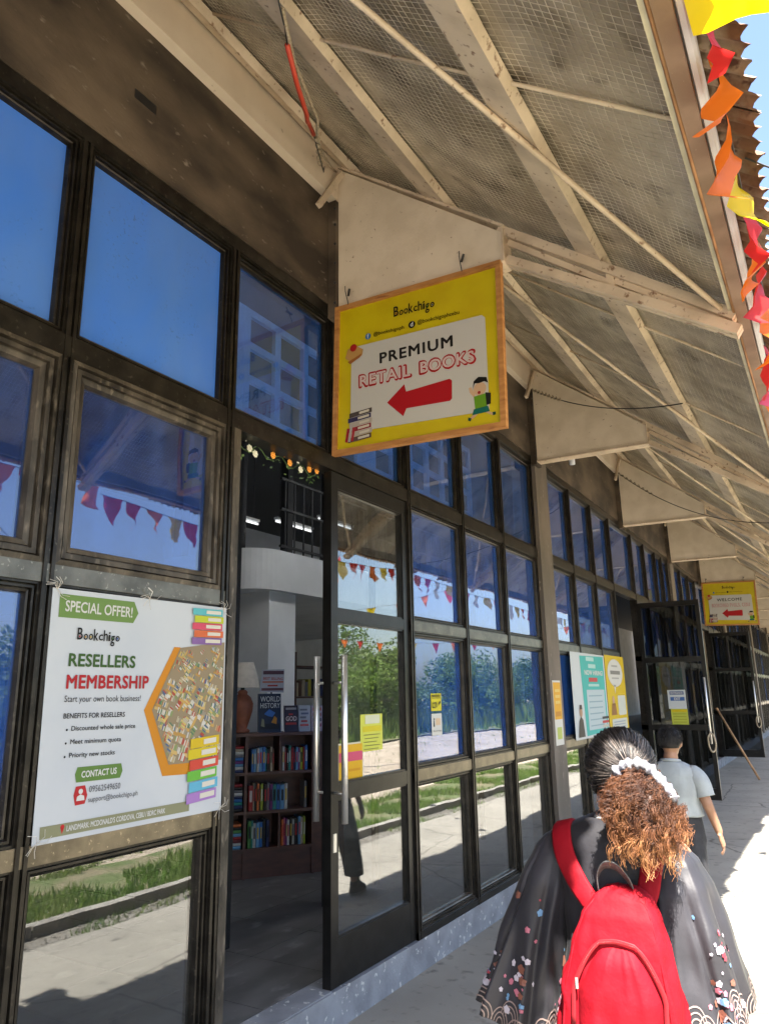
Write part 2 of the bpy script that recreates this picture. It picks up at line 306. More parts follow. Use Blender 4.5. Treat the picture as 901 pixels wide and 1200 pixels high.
def bay(ystart,yend,ms,skip=()):
    es=[ystart]+ms+[yend]
    for a,b in ((Z['t1a'],Z['t1b']),(Z['t2a'],Z['t2b'])):
        # transoms stop at the door openings
        segs=[];cur=ystart
        for (d0,d1) in skip:
            segs.append((cur,d0)); cur=d1
        segs.append((cur,yend))
        for s0,s1 in segs:
            if s1-s0>.05: part('transom',MB().box(-.08,.024,s0,s1,a,b),M['bronze_rail'])
    part('transom',MB().box(-.08,.026,ystart,yend,Z['t3a'],Z['t3b']),M['bronze'])
    part('head_rail',MB().box(-.08,.028,ystart,yend,Z['ha'],Z['hb']-.001),M['bronze'])
    for m in ms:
        inside=any(d0+.01<m<d1-.01 for d0,d1 in skip)
        mullion(m,Z['t3b'] if inside else Z['k'],Z['ha'])
    cur=ystart
    for (d0,d1) in list(skip)+[(yend,yend)]:
        if d0-cur>.05: part('bottom_rail',MB().box(-.08,.027,cur,d0,Z['k']-.001,Z['k']+.045),M['black'])
        cur=d1
    return es
random_rows=[['pane_clear','pane_blue_light','pane_blue','pane_blue']]
def fill(es,skip=(),fn=None):
    for i in range(len(es)-1):
        a=es[i]+(.025 if i else 0); b=es[i+1]-(.025 if i<len(es)-2 else 0)
        for r,(z0,z1) in enumerate(rowz):
            if r<3 and any(d0-.1<(a+b)/2<d1+.1 for d0,d1 in skip): continue
            g,s=fn(i,r); window(a,b,z0,z1,g,s)
# bay 1 (the one with the open door)
def f1(i,r):      # cells: 0 .2-.8, 1 .8-1.79, 2 1.79-2.79, 3 door opening, 4 leaf, 5,6,7
    if r==3: return ('pane_solid' if i<=2 else 'pane_blue_light','thin')
    if r==2: return ('pane_dim','thick') if i<=2 else ('pane_blue','thin')
    if r==1: return (['pane_blue']*3+['pane_clear','pane_clear','pane_blue_light','pane_blue_light','pane_blue_light'])[i],'thin'
    return 'pane_clear','thin'
sk1=[(2.815,4.745)]
es=bay(.21,7.65,[.80,1.79,2.79,3.77,4.77,5.74,6.67],sk1); fill(es,sk1,f1)
# bay 0 (beside and behind the camera)
es=bay(-7.63,-.19,[-6.7,-5.75,-4.8,-3.85,-2.9,-1.95,-1.0]); fill(es,(),lambda i,r:('pane_solid' if r==3 else 'pane_blue','thin'))
# bays beyond the round of columns
def fb(k):
    def f(i,r):
        if r==3: return ('pane_blue' ,'thin')
        if r==2: return ('pane_blue','thin')
        if r==1: return ('pane_blue_light' if i%3==0 else 'pane_clear','thin')
        return 'pane_clear','thin'
    return f
for k,c in enumerate(cols[2:-1]):
    y0=c+.2; y1=c+PER-.2
    ms=[c+d for d in (1.12,2.10,3.06,4.47,5.42,6.37,7.0)]
    sk=[(c+3.085,c+4.445)] if k in (0,1,2) else []
    es=bay(y0,y1,ms,sk); fill(es,sk,fb(k))
part('end_wall',MB().box(-9,.3,YEND,YEND+.3,0,6.4),M['cream'])
# --- doors
def door(y0,y1,z0,z1,rails,gl,handle_side,xf=.0,label=None):
    """leaf in the facade plane; built round hinge at (0,y0)"""
    st=.075; d0,d1=-.045,.012
    mb=MB().box(d0,d1,y0,y0+st,z0,z1).box(d0,d1,y1-st,y1,z0,z1)
    for a,b in rails: mb.box(d0,d1-.001,y0+st,y1-st,a,b)
    # glazing beads
    zz=sorted(rails); 
    for (a,b),(c_,d_) in zip(zz[:-1],zz[1:]):
        for yy in (y0+st,y1-st-.012): mb.box(-.03,d1-.008,yy,yy+.012,b,c_)
        mb.box(-.03,d1-.008,y0+st+.012,y1-st-.012,b,b+.012); mb.box(-.03,d1-.008,y0+st+.012,y1-st-.012,c_-.012,c_)
    return mb,zz,st
def handle(mb,x,y,z0,z1,x0):
    mb.tube([(x,y,z0),(x,y,z1)],.019,12)
    for z in (z0+.17*(z1-z0),z1-.17*(z1-z0)): mb.tube([(x0,y,z),(x,y,z)],.008,8)
    return mb
Y0,Y1=3.755,4.743
mb,zz,st=door(Y0,Y1,.2,3.2,[(.2,.44),(1.185,1.27),(2.235,2.31),(3.10,3.2)],'pane_clear',0)
dr=part('door',mb,M['black'])
for (a,b),(c_,d_) in zip(zz[:-1],zz[1:]): MB().box(-.022,-.016,Y0+st-.003,Y1-st+.003,b-.003,c_+.003).build('pane',M['pane_clear'],dr)
handle(MB(),.085,Y0+.035,1.06,2.02,.012).build('handle',M['steelrod'],dr,True)
handle(MB(),-.12,Y0+.035,1.06,2.02,-.045).build('handle',M['steelrod'],dr,True)
MB().box(.012,.018,Y0+.02,Y0+.05,.90,1.0).build('lock',M['steelrod'],dr)
part('door_jamb',MB().box(-.10,.034,2.817,2.87,.194,3.204),M['sash'])
part('door_jamb',MB().box(-.085,.0,2.871,2.888,.194,3.204),M['bronze'])
part('threshold',MB().box(-.14,.02,2.89,3.754,.1935,.2),M['steelrod'] if False else M['kerb'])
# the second leaf slid open behind the fixed glass on the left
MB2=MB
# --- open leaves further along, standing out square to the wall
for c in cols[2:4]:
    hy=c+4.44; yy0=hy; 
    mb=MB(); W=.93 if c<10 else .9; x0,x1=.03,.03+W; z0,z1=.21,3.14; st=.06; ya,yb=hy-.045,hy-.003
    mb.box(x0,x0+st,ya,yb,z0,z1).box(x1-st,x1,ya,yb,z0,z1)
    rl=[(z0,z0+.16),(1.19,1.27),(2.2,2.28),(z1-.08,z1)]
    for a,b in rl: mb.box(x0+st,x1-st,ya+.001,yb-.001,a,b)
    d=part('door',mb,M['black'])
    for (a,b),(c_,d_) in zip(rl[:-1],rl[1:]): MB().box(x0+st-.003,x1-st+.003,ya+.018,ya+.024,b-.003,c_+.003).build('pane',M['pane_dark'],d)
    MB().tube([(x1-.04,ya-.06,1.0),(x1-.04,ya-.06,1.96)],.016,10).tube([(x1-.04,ya-.06,1.15),(x1-.04,ya,1.15)],.008,6).tube([(x1-.04,ya-.06,1.8),(x1-.04,ya,1.8)],.008,6).build('handle',M['steelrod'],d,True)
    if c<10:
        mb,zz,stt=door(c+5.45,c+6.34,.2,3.2,[(.2,.40),(1.19,1.27),(2.24,2.31),(3.12,3.2)],'pane_clear',0)
# awning window propped open beside the second door
o=window(cols[2]+6.40,cols[2]+6.97,2.31,3.2,'pane_blue','thin',rad(24))
# ================================================================== canopy
CN=thing('canopy','steel canopy with cream trusses, wire mesh ceiling and rusty corrugated roof','canopy',(1.3,8,3.6))
rz=lambda x:5.44-.781*(x-.11)
sl_=V((1,0,-.781)).normalized(); nm=V((.781,0,1)).normalized()
tys=[3.76+3.92*k for k in range(-2,13)]
def rp(x,y,off=0): return V((x,y,rz(x)))+nm*off
for k,ty in enumerate(tys):
    t=.006
    # top chord (two angles back to back) -> the truss; plate, chords and webs its pieces
    tr=MB().bar((1.26,ty-.022,rz(1.26)-.03),(2.46,ty-.022,rz(2.46)-.03),.036,.05,nm).bar((1.26,ty+.022,rz(1.26)-.03),(2.46,ty+.022,rz(2.46)-.03),.036,.05,nm).build('truss',M['steel'],CN)
    gp=[(.10,ty,5.42),(.10,ty,4.305),(1.285,ty,4.285),(1.285,ty,4.47)]
    gp=[V(p)+V((0,-.045,0)) for p in gp]
    MB().prism(gp,(0,.09,0)).build('gusset_plate',M['gusset'],tr)
    MB().bar((.10,ty,4.292),(1.30,ty,4.272),.13,.018).build('bottom_flange',M['steel'],tr)
    MB().bar((.10,ty,5.44),(1.30,ty,4.503),.12,.016,nm).build('top_flange',M['steel'],tr)
    MB().bar((1.292,ty,4.28),(1.292,ty,4.49),.12,.014,(1,0,0)).build('end_plate',M['steel'],tr)
    MB().box(.036,.10,ty-.08,ty+.08,4.25,5.15).build('wall_bracket',M['band'],tr)
    bc=lambda x:4.29+(3.50-4.29)*(x-1.30)/(2.46-1.30)
    MB().bar((1.30,ty-.022,bc(1.30)),(2.47,ty-.022,bc(2.47)),.036,.05,nm).bar((1.30,ty+.022,bc(1.30)),(2.47,ty+.022,bc(2.47)),.036,.05,nm).build('bottom_chord',M['steel'],tr)
    MB().bar((1.88,ty,bc(1.88)),(1.88,ty,rz(1.88)-.04),.045,.04,(1,0,0)).build('web_member',M['steel'],tr)
    MB().bar((1.31,ty,rz(1.31)-.09),(1.87,ty,rz(1.88)-.10),.03,.034,nm).build('web_member',M['steel'],tr)
    MB().bar((1.90,ty,rz(1.90)-.08),(2.44,ty,bc(2.44)+.02),.03,.034,nm).build('web_member',M['steel'],tr)
    MB().bar((.10,ty-.28,4.98),(.14,ty-.06,5.36),.03,.04).build('stay',M['steel'],tr)
    if ty<16:
        for z in (4.35,4.5,4.65,4.8,4.95,5.08): MB().sphere((.098,ty-.085,z),.011,n=6,m=4).build('bolt',M['dark'],tr)
ya,yb=-6.,YEND
for x,wd,th in ((.845,.33*.78,.05),(1.78,.16*.9,.06)):
    wd={.845:.20,1.78:.165}[x]
    for a in range(len(tys)-1):
        y0,y1=tys[a]+.002,tys[a+1]-.002
        MB().bar(rp(x,y0,.025),rp(x,y1,.025),wd,.05,nm).build('purlin',M['steel'],CN)
MB().bar(rp(.17,ya,.02),rp(.17,yb,.02),.10,.05,nm).build('ledger',M['steel'],CN)
# fascia, trim, gutter
MB().box(2.432,2.460,ya,yb,3.60,3.70).build('eave_trim',M['trim'],CN)
MB().box(2.464,2.515,ya,yb,3.575,3.74).build('fascia_board',M['fascia'],CN)
MB().tube([(2.458,ya+.5*i,3.585+.006*math.sin(i*1.7)) for i in range(int((yb-ya)/.5))],.008,6).build('eave_pipe',M['bamboo'],CN,True)
gt=MB(); 
gt.loft([[V((x,y,z)) for x,z in ((2.516,3.70),(2.518,3.64),(2.524,3.625),(2.536,3.625),(2.542,3.64),(2.544,3.70),(2.549,3.70),(2.547,3.632),(2.538,3.617),(2.522,3.617),(2.5155,3.632),(2.5155,3.70))] for y in (ya,yb)],True,True,True)
gt.build('gutter',M['gutter'],CN)
# sagging dirty sheet over the mesh
def sag(x,y):
    u=(x-.1)/2.33; 
    s=-.034*abs(math.sin(math.pi*u*2.5))
    s+=.016*mnoise.noise(V((x*2.2,y*1.6,0)))+.006*mnoise.noise(V((x*8,y*7,2)))
    return s
def sheetp(x,y,off=0): return rp(x,y,.052+sag(x,y)+.022+off)
for a in range(len(tys)-1):
    mb=MB(); near=tys[a]<14
    n1,n2=(40,64) if near else (12,10)
    mb.loft([[sheetp(.1+2.34*i/n1,tys[a]+3.92*j/n2,.006) for i in range(n1+1)] for j in range(n2+1)],closed=False)
    mb.build('insulation_sheet',M['foil'],CN,True)
# wire mesh
wm=MB(); step=.030; r=.0011
y=-.8
def wire(pts):
    rings=[]
    n=len(pts)
    for i in range(n):
        t=(pts[min(i+1,n-1)]-pts[max(i-1,0)]).normalized(); a=t.cross(nm).normalized()
        rings.append([pts[i]+a*r-nm*r,pts[i]-a*r-nm*r,pts[i]+nm*r*.9])
    wm.loft(rings)
y=-.6
while y<11.7:
    wm_off=-.004
    wire([sheetp(.12+2.31*i/26,y+.004*math.sin(i),-.004) for i in range(27)]); y+=step if y<6 else step*1.6
x=.13
while x<2.43:
    wire([sheetp(x,-.6+12.3*j/100,-.006) for j in range(101)]); x+=step
o=wm.build('wire_mesh',M['wire'],CN); tag(o,kind='stuff')
# thin bars that carry the mesh, and the diagonal bracing rods
for a in range(len(tys)-1):
    if tys[a]>30: break
    for f in (.22,.62) if tys[a]>-3 else ():
        y=tys[a]+3.92*f+.05
        MB().tube([rp(.18,y,.045),rp(1.3,y+.015,.035),rp(2.44,y+.03,.045)],.0085,8).build('mesh_bar',M['steel'],CN,True)
    MB().tube([rp(.75,tys[a]-.9 if False else tys[a]+.0+1.2,-.02),rp(2.42,tys[a+1],-.02)] if False else [rp(.30,tys[a]+.08,-.02),rp(2.42,tys[a+1]-.02,-.02)],.014,8).build('brace_rod',M['steel'],CN,True)
# corrugated sheets: one mesh per sheet shape, shared
def corr(seed):
    rr=random.Random(seed); mb=MB(); W=.76; wv=.076; n=80
    rows=[0,.4,.8,.93,1.0]; L=3.375
    rings=[]
    for t in rows:
        ring=[]
        for i in range(n+1):
            yy=W*1.06*i/n; h=.011*math.sin(2*math.pi*yy/wv)
            edge=(mnoise.noise(V((yy*9,seed*3.1,0)))*.018+.012*math.sin(2*math.pi*yy/wv+1)) if t==1.0 else 0
            ring.append(sl_*(t*L+edge)+V((0,yy,0))+nm*(h+.01*i/n-.012*(t==1)*rr.random()))
        rings.append(ring)
    return mb.loft(rings,closed=False).mesh('corrugated_sheet',M['rust'],smooth=True)
cm=[corr(s) for s in range(6)]
x0c=.02
k=0; y=-6.
while y<YEND:
    dx=R.choice((0,.0,.015,-.015,.03,-.02)); 
    o=inst("corrugated_sheet",cm[k%6],CN,V((-.07+dx,y,rz(-.07+dx)))+nm*.135); y+=.76; k+=1
# ================================================================== text and flat print
_dg=bpy.context.evaluated_depsgraph_get
def glyphs(s,bold=0.,space=1.,shear=0.):
    cu=bpy.data.curves.new('t','FONT'); cu.body=s; cu.size=1; cu.offset=bold; cu.space_character=space; cu.shear=shear; cu.resolution_u=3; cu.align_x='LEFT'
    ob=bpy.data.objects.new('t',cu); col.objects.link(ob)
    me=bpy.data.meshes.new_from_object(ob.evaluated_get(_dg()))
    v=[tuple(p.co) for p in me.vertices]; f=[tuple(p.vertices) for p in me.polygons]
    bpy.data.objects.remove(ob); bpy.data.curves.remove(cu); bpy.data.meshes.remove(me)
    return v,f
def text(s,bl,br,tl,mt,parent,bold=0.,space=1.,shear=0.,off=(0,0,0),name='lettering'):
    v,f=glyphs(s,0,space,shear); bl,br,tl,off=V(bl),V(br),V(tl),V(off); nrm=(br-bl).cross(tl-bl).normalized()
    x0=min(p[0] for p in v);x1=max(p[0] for p in v);y0=min(p[1] for p in v);y1=max(p[1] for p in v)
    mb=MB(); W_=x1-x0+2*bold; H_=y1-y0+2*bold
    # heavier strokes: the same glyphs struck again with small shifts
    sh=[(0,0)] if bold<=0 else [(bold*math.cos(a),bold*math.sin(a)) for a in (0,1.571,3.142,4.712,.785,2.356,3.927,5.498)]
    for k,(dx,dy) in enumerate(sh):
        mb.add([bl+(br-bl)*((p[0]-x0+dx+max(bold,0))/W_)+(tl-bl)*((p[1]-y0+dy+max(bold,0))/H_)+off+nrm*.00006*k for p in v],f)
    return mb.build(name,mt,parent)
class Plane:      # flat print laid on a board; (a,b) are metres on the board
    def __init__(s,fn,nrm): s.fn=fn; s.n=V(nrm)
    def p(s,a,b,lay=1): return s.fn(a,b)+s.n*(.0012*lay)
    def poly(s,pts,mt,parent,name='print',lay=1):
        return MB().add([s.p(a,b,lay) for a,b in pts],[tuple(range(len(pts)))]).build(name,mt,parent)
    def text(s,t,bl,br,tl,mt,parent,lay=2,**k): return text(t,s.p(*bl,lay),s.p(*br,lay),s.p(*tl,lay),mt,parent,**k)
    def disc(s,a,b,r,mt,parent,lay=2,n=20,name='print'): return s.poly([(a+r*math.cos(6.2832*k/n),b+r*math.sin(6.2832*k/n)) for k in range(n)],mt,parent,name,lay)
    def rect(s,a0,b0,a1,b1,mt,parent,lay=1,name='print',r=0):
        if not r: return s.poly([(a0,b0),(a1,b0),(a1,b1),(a0,b1)],mt,parent,name,lay)
        pts=[]
        for cx,cy,st in ((a1-r,b0+r,-90),(a1-r,b1-r,0),(a0+r,b1-r,90),(a0+r,b0+r,180)):
            pts+=[(cx+r*math.cos(rad(st+15*k)),cy+r*math.sin(rad(st+15*k))) for k in range(7)]
        return s.poly(pts,mt,parent,name,lay)
WHT=(244,244,242); BLK=(22,20,20); RED=(205,22,32); YEL=(236,216,12); ORG=(232,150,24)
def logo(pl,parent,bl,br,tl,lay=3):
    """handwritten word mark, bouncing letters, coloured drops in the round ones"""
    cols_=[(200,30,40),(230,170,20),(235,200,30),None,None,None,(120,190,40),(60,150,60),(40,90,190)]
    A=V((*bl,0));Bv=V((*br,0))-A;C_=V((*tl,0))-A; wds=[1.1,.9,.9,.95,.85,.9,.45,.9,.95]; tot=sum(wds); x=0
    hs=[(0,1),(0,.52),(.02,.55),(-.02,.98),(.02,.55),(0,.95),(.02,.80),(-.42,.5),(.02,.52)]
    for ch,wd,cc,(h0,h1) in zip('Bookchigo',wds,cols_,hs):
        a=x/tot;b=(x+wd*.86)/tot; x+=wd
        q=lambda s_,t_: (A+Bv*s_+C_*t_).to_tuple()[:2]
        pl.text(ch,q(a,h0),q(b,h0+.04),q(a,h1),ink(BLK),parent,lay=lay,bold=.012)
        if cc:
            m=q((a+b)/2,(max(h0,0)+min(h1,.55))/2+.02); pl.disc(m[0],m[1],abs(Bv.length)*.017,ink(cc),parent,lay=lay-1,n=10)
def book_stack(pl,parent,a0,b0,a1,b1,cs,lay=2,tilt=.0):
    n=len(cs); h=(b1-b0)/n
    for i,c in enumerate(cs):
        y=b0+i*h; sh=(i%2)*.06*(a1-a0)
        pl.poly([(a0+sh,y),(a1-(.04*(a1-a0))*((i+1)%2),y+tilt*h),(a1-(.04*(a1-a0))*((i+1)%2),y+h*.92+tilt*h),(a0+sh,y+h*.92)],ink(c),parent,lay=lay)
        pl.poly([(a0+sh+.42*(a1-a0),y+.22*h+tilt*h*.5),(a1-.02,y+.22*h+tilt*h),(a1-.02,y+.7*h+tilt*h),(a0+sh+.42*(a1-a0),y+.7*h+tilt*h*.5)],ink((246,240,226)),parent,lay=lay+1)
# ================================================================== hanging signs
M['timber']=mat('sign_timber',(.38,.165,.045),(.48,.23,.07),rough=.6,scale=14,stretch=(.5,.5,2.5),c3=(.25,.09,.03),s3=9,lo3=.66,hi3=.74,bump=.15)
M['tarp']=mat('yellow_tarp',tuple(.68*q for q in lin((232,212,8))),tuple(.68*q for q in lin((222,198,4))),rough=.45,scale=4,bump=.3,bscale=7)
def hanging_sign(y,label,big):
    t=thing('hanging_sign',label,'sign',(.67,y,3.25),'yellow hanging signs under the canopy')
    BLc=V((.070,y,3.272));U=V((1.184,0,-.047));W=V((.025,0,1.044))
    # cloth stretched in the frame, slightly rippled
    n=24
    mb=MB()
    def cl(a,b): return BLc+U*a+W*b+V((0,-.004-.004*mnoise.noise(V((a*5,b*5,y)))*(1 if big else 0),0))
    mb.loft([[cl(.02+.96*i/n,.02+.96*j/n) for i in range(n+1)] for j in range(n+1)],closed=False); mb.build('banner_cloth',M['tarp'],t,True)
    fr=.03
    for (a0,b0,a1,b1) in ((0,0,1,.032),(0,.968,1,1),(0,.0325,.028,.9675),(.972,.0325,1,.9675)):
        q=[BLc+U*a+W*b+V((0,-.022,0)) for a,b in ((a0,b0),(a1,b0),(a1,b1),(a0,b1))]
        MB().prism(q,(0,.04,0)).build('frame_rail',M['timber'],t)
    for a in (.09,.79):
        p=BLc+U*a+W*1.0; MB().tube([p+V((0,-.01,-.03)),p+V((.0,-.03,.02)),p+V((.004,-.06,.07)),p+V((.012,-.075,.10))],.0035,6).tube([p+V((0,-.02,.06)),p+V((.03,-.05,.085))],.008,6).build('hanger_wire',M['cable'],t,True)
    sk=-.047/1.184
    pl=Plane(lambda a,b:V((a,y-.0095,b)),(0,-1,0))
    zz=lambda x,z:z+sk*(x-.07)     # print follows the hanging tilt
    pl.poly([(.205,3.405)]+[(1.157,3.345),(1.16,3.93)]+[(1.14,3.952),(.219,3.99)],ink((238,238,236)),t,'white_panel',1)
    if big:
        logo(pl,t,(.543,4.115),(.838,4.098),(.544,4.185))
        pl.disc(.348,4.036,.021,ink((50,130,220)),t); pl.text('f',(.341,4.020),(.356,4.020),(.341,4.054),ink(WHT),t,lay=3,bold=.03)
        pl.disc(.671,4.026,.024,ink(BLK),t); pl.text('d',(.661,4.012),(.681,4.012),(.661,4.044),ink(WHT),t,lay=3,bold=.03)
        pl.text('@bookchigoph',(.389,4.018),(.614,4.006),(.389,4.052),ink((60,52,10)),t,bold=.01)
        pl.text('@bookchigophcebu',(.711,4.008),(.997,3.994),(.711,4.044),ink((60,52,10)),t,bold=.01)
        pl.text('PREMIUM',(.432,3.821),(.946,3.802),(.432,3.896),ink(BLK),t,bold=.030,space=1.16)
    else:
        logo(pl,t,(.55,4.135),(.83,4.12),(.55,4.20))
        pl.disc(.35,4.05,.02,ink((50,130,220)),t); pl.disc(.66,4.045,.022,ink(BLK),t)
        pl.text('@bookchigoph',(.39,4.035),(.62,4.025),(.39,4.06),ink((60,52,10)),t); pl.text('@bookchigophcebu',(.70,4.03),(.98,4.015),(.70,4.058),ink((60,52,10)),t)
        pl.text('WELCOME',(.40,3.835),(.95,3.82),(.40,3.905),ink(BLK),t,bold=.02,space=1.15)
    words,bl,br,tl=('RETAIL BOOKS',(.271,3.688),(1.092,3.655),(.271,3.786)) if big else ('BOOKCHIGO PHILS. CEBU',(.28,3.70),(1.10,3.672),(.28,3.785))
    A_=V((*bl,0)); Bd=V((*br,0))-A_; Td=V((*tl,0))-A_; g=.012 if big else .006
    fr=((0,.478),(.535,1)) if big else ((0,.44),(.48,.76),(.80,1))
    for word,(f0,f1) in zip(words.split(' '),fr):
        p0=A_+Bd*f0; p1=A_+Bd*f1; p2=p0+Td
        pl.text(word,p0.to_tuple()[:2],p1.to_tuple()[:2],p2.to_tuple()[:2],ink(RED),t,lay=2,bold=.072 if big else .03,space=1.10)
        q0=p0+V((g,g,0)); q1=p1+V((-g,g,0)); q2=p2+V((g,-g,0))
        pl.text(word,q0.to_tuple()[:2],q1.to_tuple()[:2],q2.to_tuple()[:2],ink((248,226,226)),t,lay=4,bold=.022 if big else .0,space=1.10)
    pl.poly([(.481,3.546),(.607,3.640),(.618,3.588),(.915,3.600),(.930,3.585),(.926,3.472),(.912,3.460),(.618,3.478),(.594,3.432)],ink((208,28,38)),t,'arrow',2)
    # stack of books, bell and a running child
    book_stack(pl,t,.19,3.335,.37,3.535,[(120,96,90),(214,205,196),(176,60,70),(214,206,198),(70,66,110),(96,86,84)],lay=3,tilt=.25)
    for i,cc in enumerate(((190,40,60),(214,206,198),(200,60,70))):
        a=.168+.022*i; pl.poly([(a,3.345),(a+.018,3.34),(a+.035,3.43),(a+.017,3.435)],ink(cc),t,lay=5)
    pl.poly([(.17,3.925),(.19,3.985),(.25,4.0),(.31,3.955),(.30,3.915),(.22,3.89)],ink((226,176,104)),t,lay=2); pl.disc(.235,3.985,.026,ink((205,40,40)),t,lay=3); pl.poly([(.19,3.895),(.30,3.93),(.285,3.905),(.21,3.875)],ink((190,120,60)),t,lay=3)
    pl.disc(1.105,3.49,.040,ink((244,205,170)),t,lay=3)
    pl.poly([(1.062,3.50),(1.07,3.545),(1.10,3.565),(1.15,3.552),(1.158,3.515),(1.135,3.53),(1.10,3.525),(1.075,3.53)],ink(BLK),t,lay=4)
    pl.disc(1.10,3.468,.010,ink((190,40,40)),t,lay=4,n=10)
    pl.poly([(1.065,3.45),(1.14,3.455),(1.145,3.375),(1.07,3.372)],ink((120,180,40)),t,lay=3)
    pl.poly([(1.138,3.46),(1.172,3.45),(1.168,3.385),(1.142,3.38)],ink((30,34,30)),t,lay=4)
    pl.poly([(1.062,3.372),(1.15,3.375),(1.16,3.34),(1.05,3.338)],ink((20,120,110)),t,lay=4)
    pl.poly([(1.065,3.445),(1.04,3.48),(1.035,3.51),(1.05,3.515),(1.075,3.46)],ink((244,205,170)),t,lay=2)
    pl.poly([(1.06,3.34),(1.085,3.338),(1.05,3.315),(1.035,3.325)],ink((244,205,170)),t,lay=3); pl.poly([(1.13,3.34),(1.155,3.34),(1.185,3.322),(1.175,3.312)],ink((244,205,170)),t,lay=3)
    pl.poly([(1.025,3.33),(1.045,3.32),(1.038,3.302),(1.022,3.312)],ink((20,80,70)),t,lay=4); pl.poly([(1.175,3.33),(1.195,3.33),(1.195,3.312),(1.178,3.31)],ink((20,80,70)),t,lay=4)
    return t
hanging_sign(3.70,'large yellow hanging sign reading PREMIUM RETAIL BOOKS with red arrow',True)
hanging_sign(19.36,'smaller looking far yellow sign reading WELCOME with red arrow',False)
# ================================================================== resellers poster
t=thing('poster','white RESELLERS MEMBERSHIP poster taped over the window left of the door','poster',(.03,2.31,1.262))
M['paper']=mat('poster_vinyl',tuple(.58*q for q in lin((226,232,240))),tuple(.58*q for q in lin((218,225,236))),rough=.35,scale=3,bump=.05,bscale=6)
mb=MB(); mb.prism([(.031,1.812,2.216),(.031,2.80,2.222),(.031,2.81,1.262),(.031,1.822,1.262)],(.003,0,0)); mb.build('sheet',M['paper'],t)
pl=Plane(lambda a,b:V((.0345,a,b)),(1,0,0))
GRN=(106,146,66); DGR=(72,110,44)
pl.poly([(1.845,2.195),(2.216,2.197),(2.242,2.149),(2.216,2.104),(1.846,2.102)],ink((124,160,84)),t)
pl.text('SPECIAL OFFER!',(1.873,2.127),(2.208,2.127),(1.873,2.172),ink(WHT),t,bold=.015)
logo(pl,t,(1.938,2.018),(2.152,2.018),(1.938,2.066))
pl.text('RESELLERS',(1.909,1.911),(2.242,1.911),(1.909,1.964),ink((66,104,44)),t,bold=.03,space=1.04)
pl.text('MEMBERSHIP',(1.907,1.824),(2.322,1.824),(1.907,1.880),ink((196,28,40)),t,bold=.03,space=1.06)
pl.text('Start your own book business!',(1.905,1.766),(2.282,1.764),(1.905,1.799),ink((60,60,64)),t)
pl.text('BENEFITS FOR RESELLERS',(1.907,1.711),(2.203,1.709),(1.907,1.731),ink((40,40,44)),t,bold=.012)
for i,(s_,e) in enumerate((('Discounted whole sale price',2.262),('Meet minimum quota',2.192),('Priority new stocks',2.164))):
    z=1.658-.0505*i; pl.text(s_,(1.947,z),(e,z-.003),(1.947,z+.024),ink((40,40,44)),t,bold=.008); pl.disc(1.927,z+.010,.0045,ink(BLK),t,n=8)
pl.poly([(1.99,1.524),(2.202,1.522),(2.211,1.492),(2.200,1.465),(1.989,1.467),(1.981,1.497)],ink(GRN),t)
pl.text('CONTACT US',(2.010,1.482),(2.180,1.482),(2.010,1.508),ink(WHT),t,bold=.03)
pl.poly([(1.982,1.42),(1.99,1.452),(2.032,1.453),(2.046,1.415),(2.036,1.384),(1.992,1.382)],ink((205,36,44)),t)
pl.disc(2.013,1.432,.010,ink(WHT),t,n=12); pl.poly([(1.995,1.398),(2.033,1.398),(2.030,1.414),(2.013,1.421),(1.998,1.414)],ink(WHT),t,lay=2)
pl.text('09562549650',(2.052,1.424),(2.204,1.422),(2.052,1.448),ink((96,98,104)),t)
pl.text('support@bookchigo.ph',(2.051,1.381),(2.297,1.379),(2.051,1.408),ink((96,98,104)),t)
pl.poly([(1.848,1.324),(2.60,1.326),(2.60,1.283),(1.850,1.280)],ink((160,160,124)),t)
pl.text("LANDMARK: MCDONALD'S CORDOVA, CEBU / BDRC PARK",(1.962,1.290),(2.456,1.290),(1.962,1.315),ink(WHT),t,bold=.02)
pl.disc(1.943,1.312,.009,ink((220,40,44)),t,n=10); pl.poly([(1.936,1.306),(1.950,1.306),(1.943,1.287)],ink((220,40,44)),t,lay=2)
pl.poly([(2.462,2.012),(2.305,1.733),(2.430,1.449),(2.60,1.443),(2.60,1.49),(2.50,2.012)],ink((232,152,28)),t,lay=1)
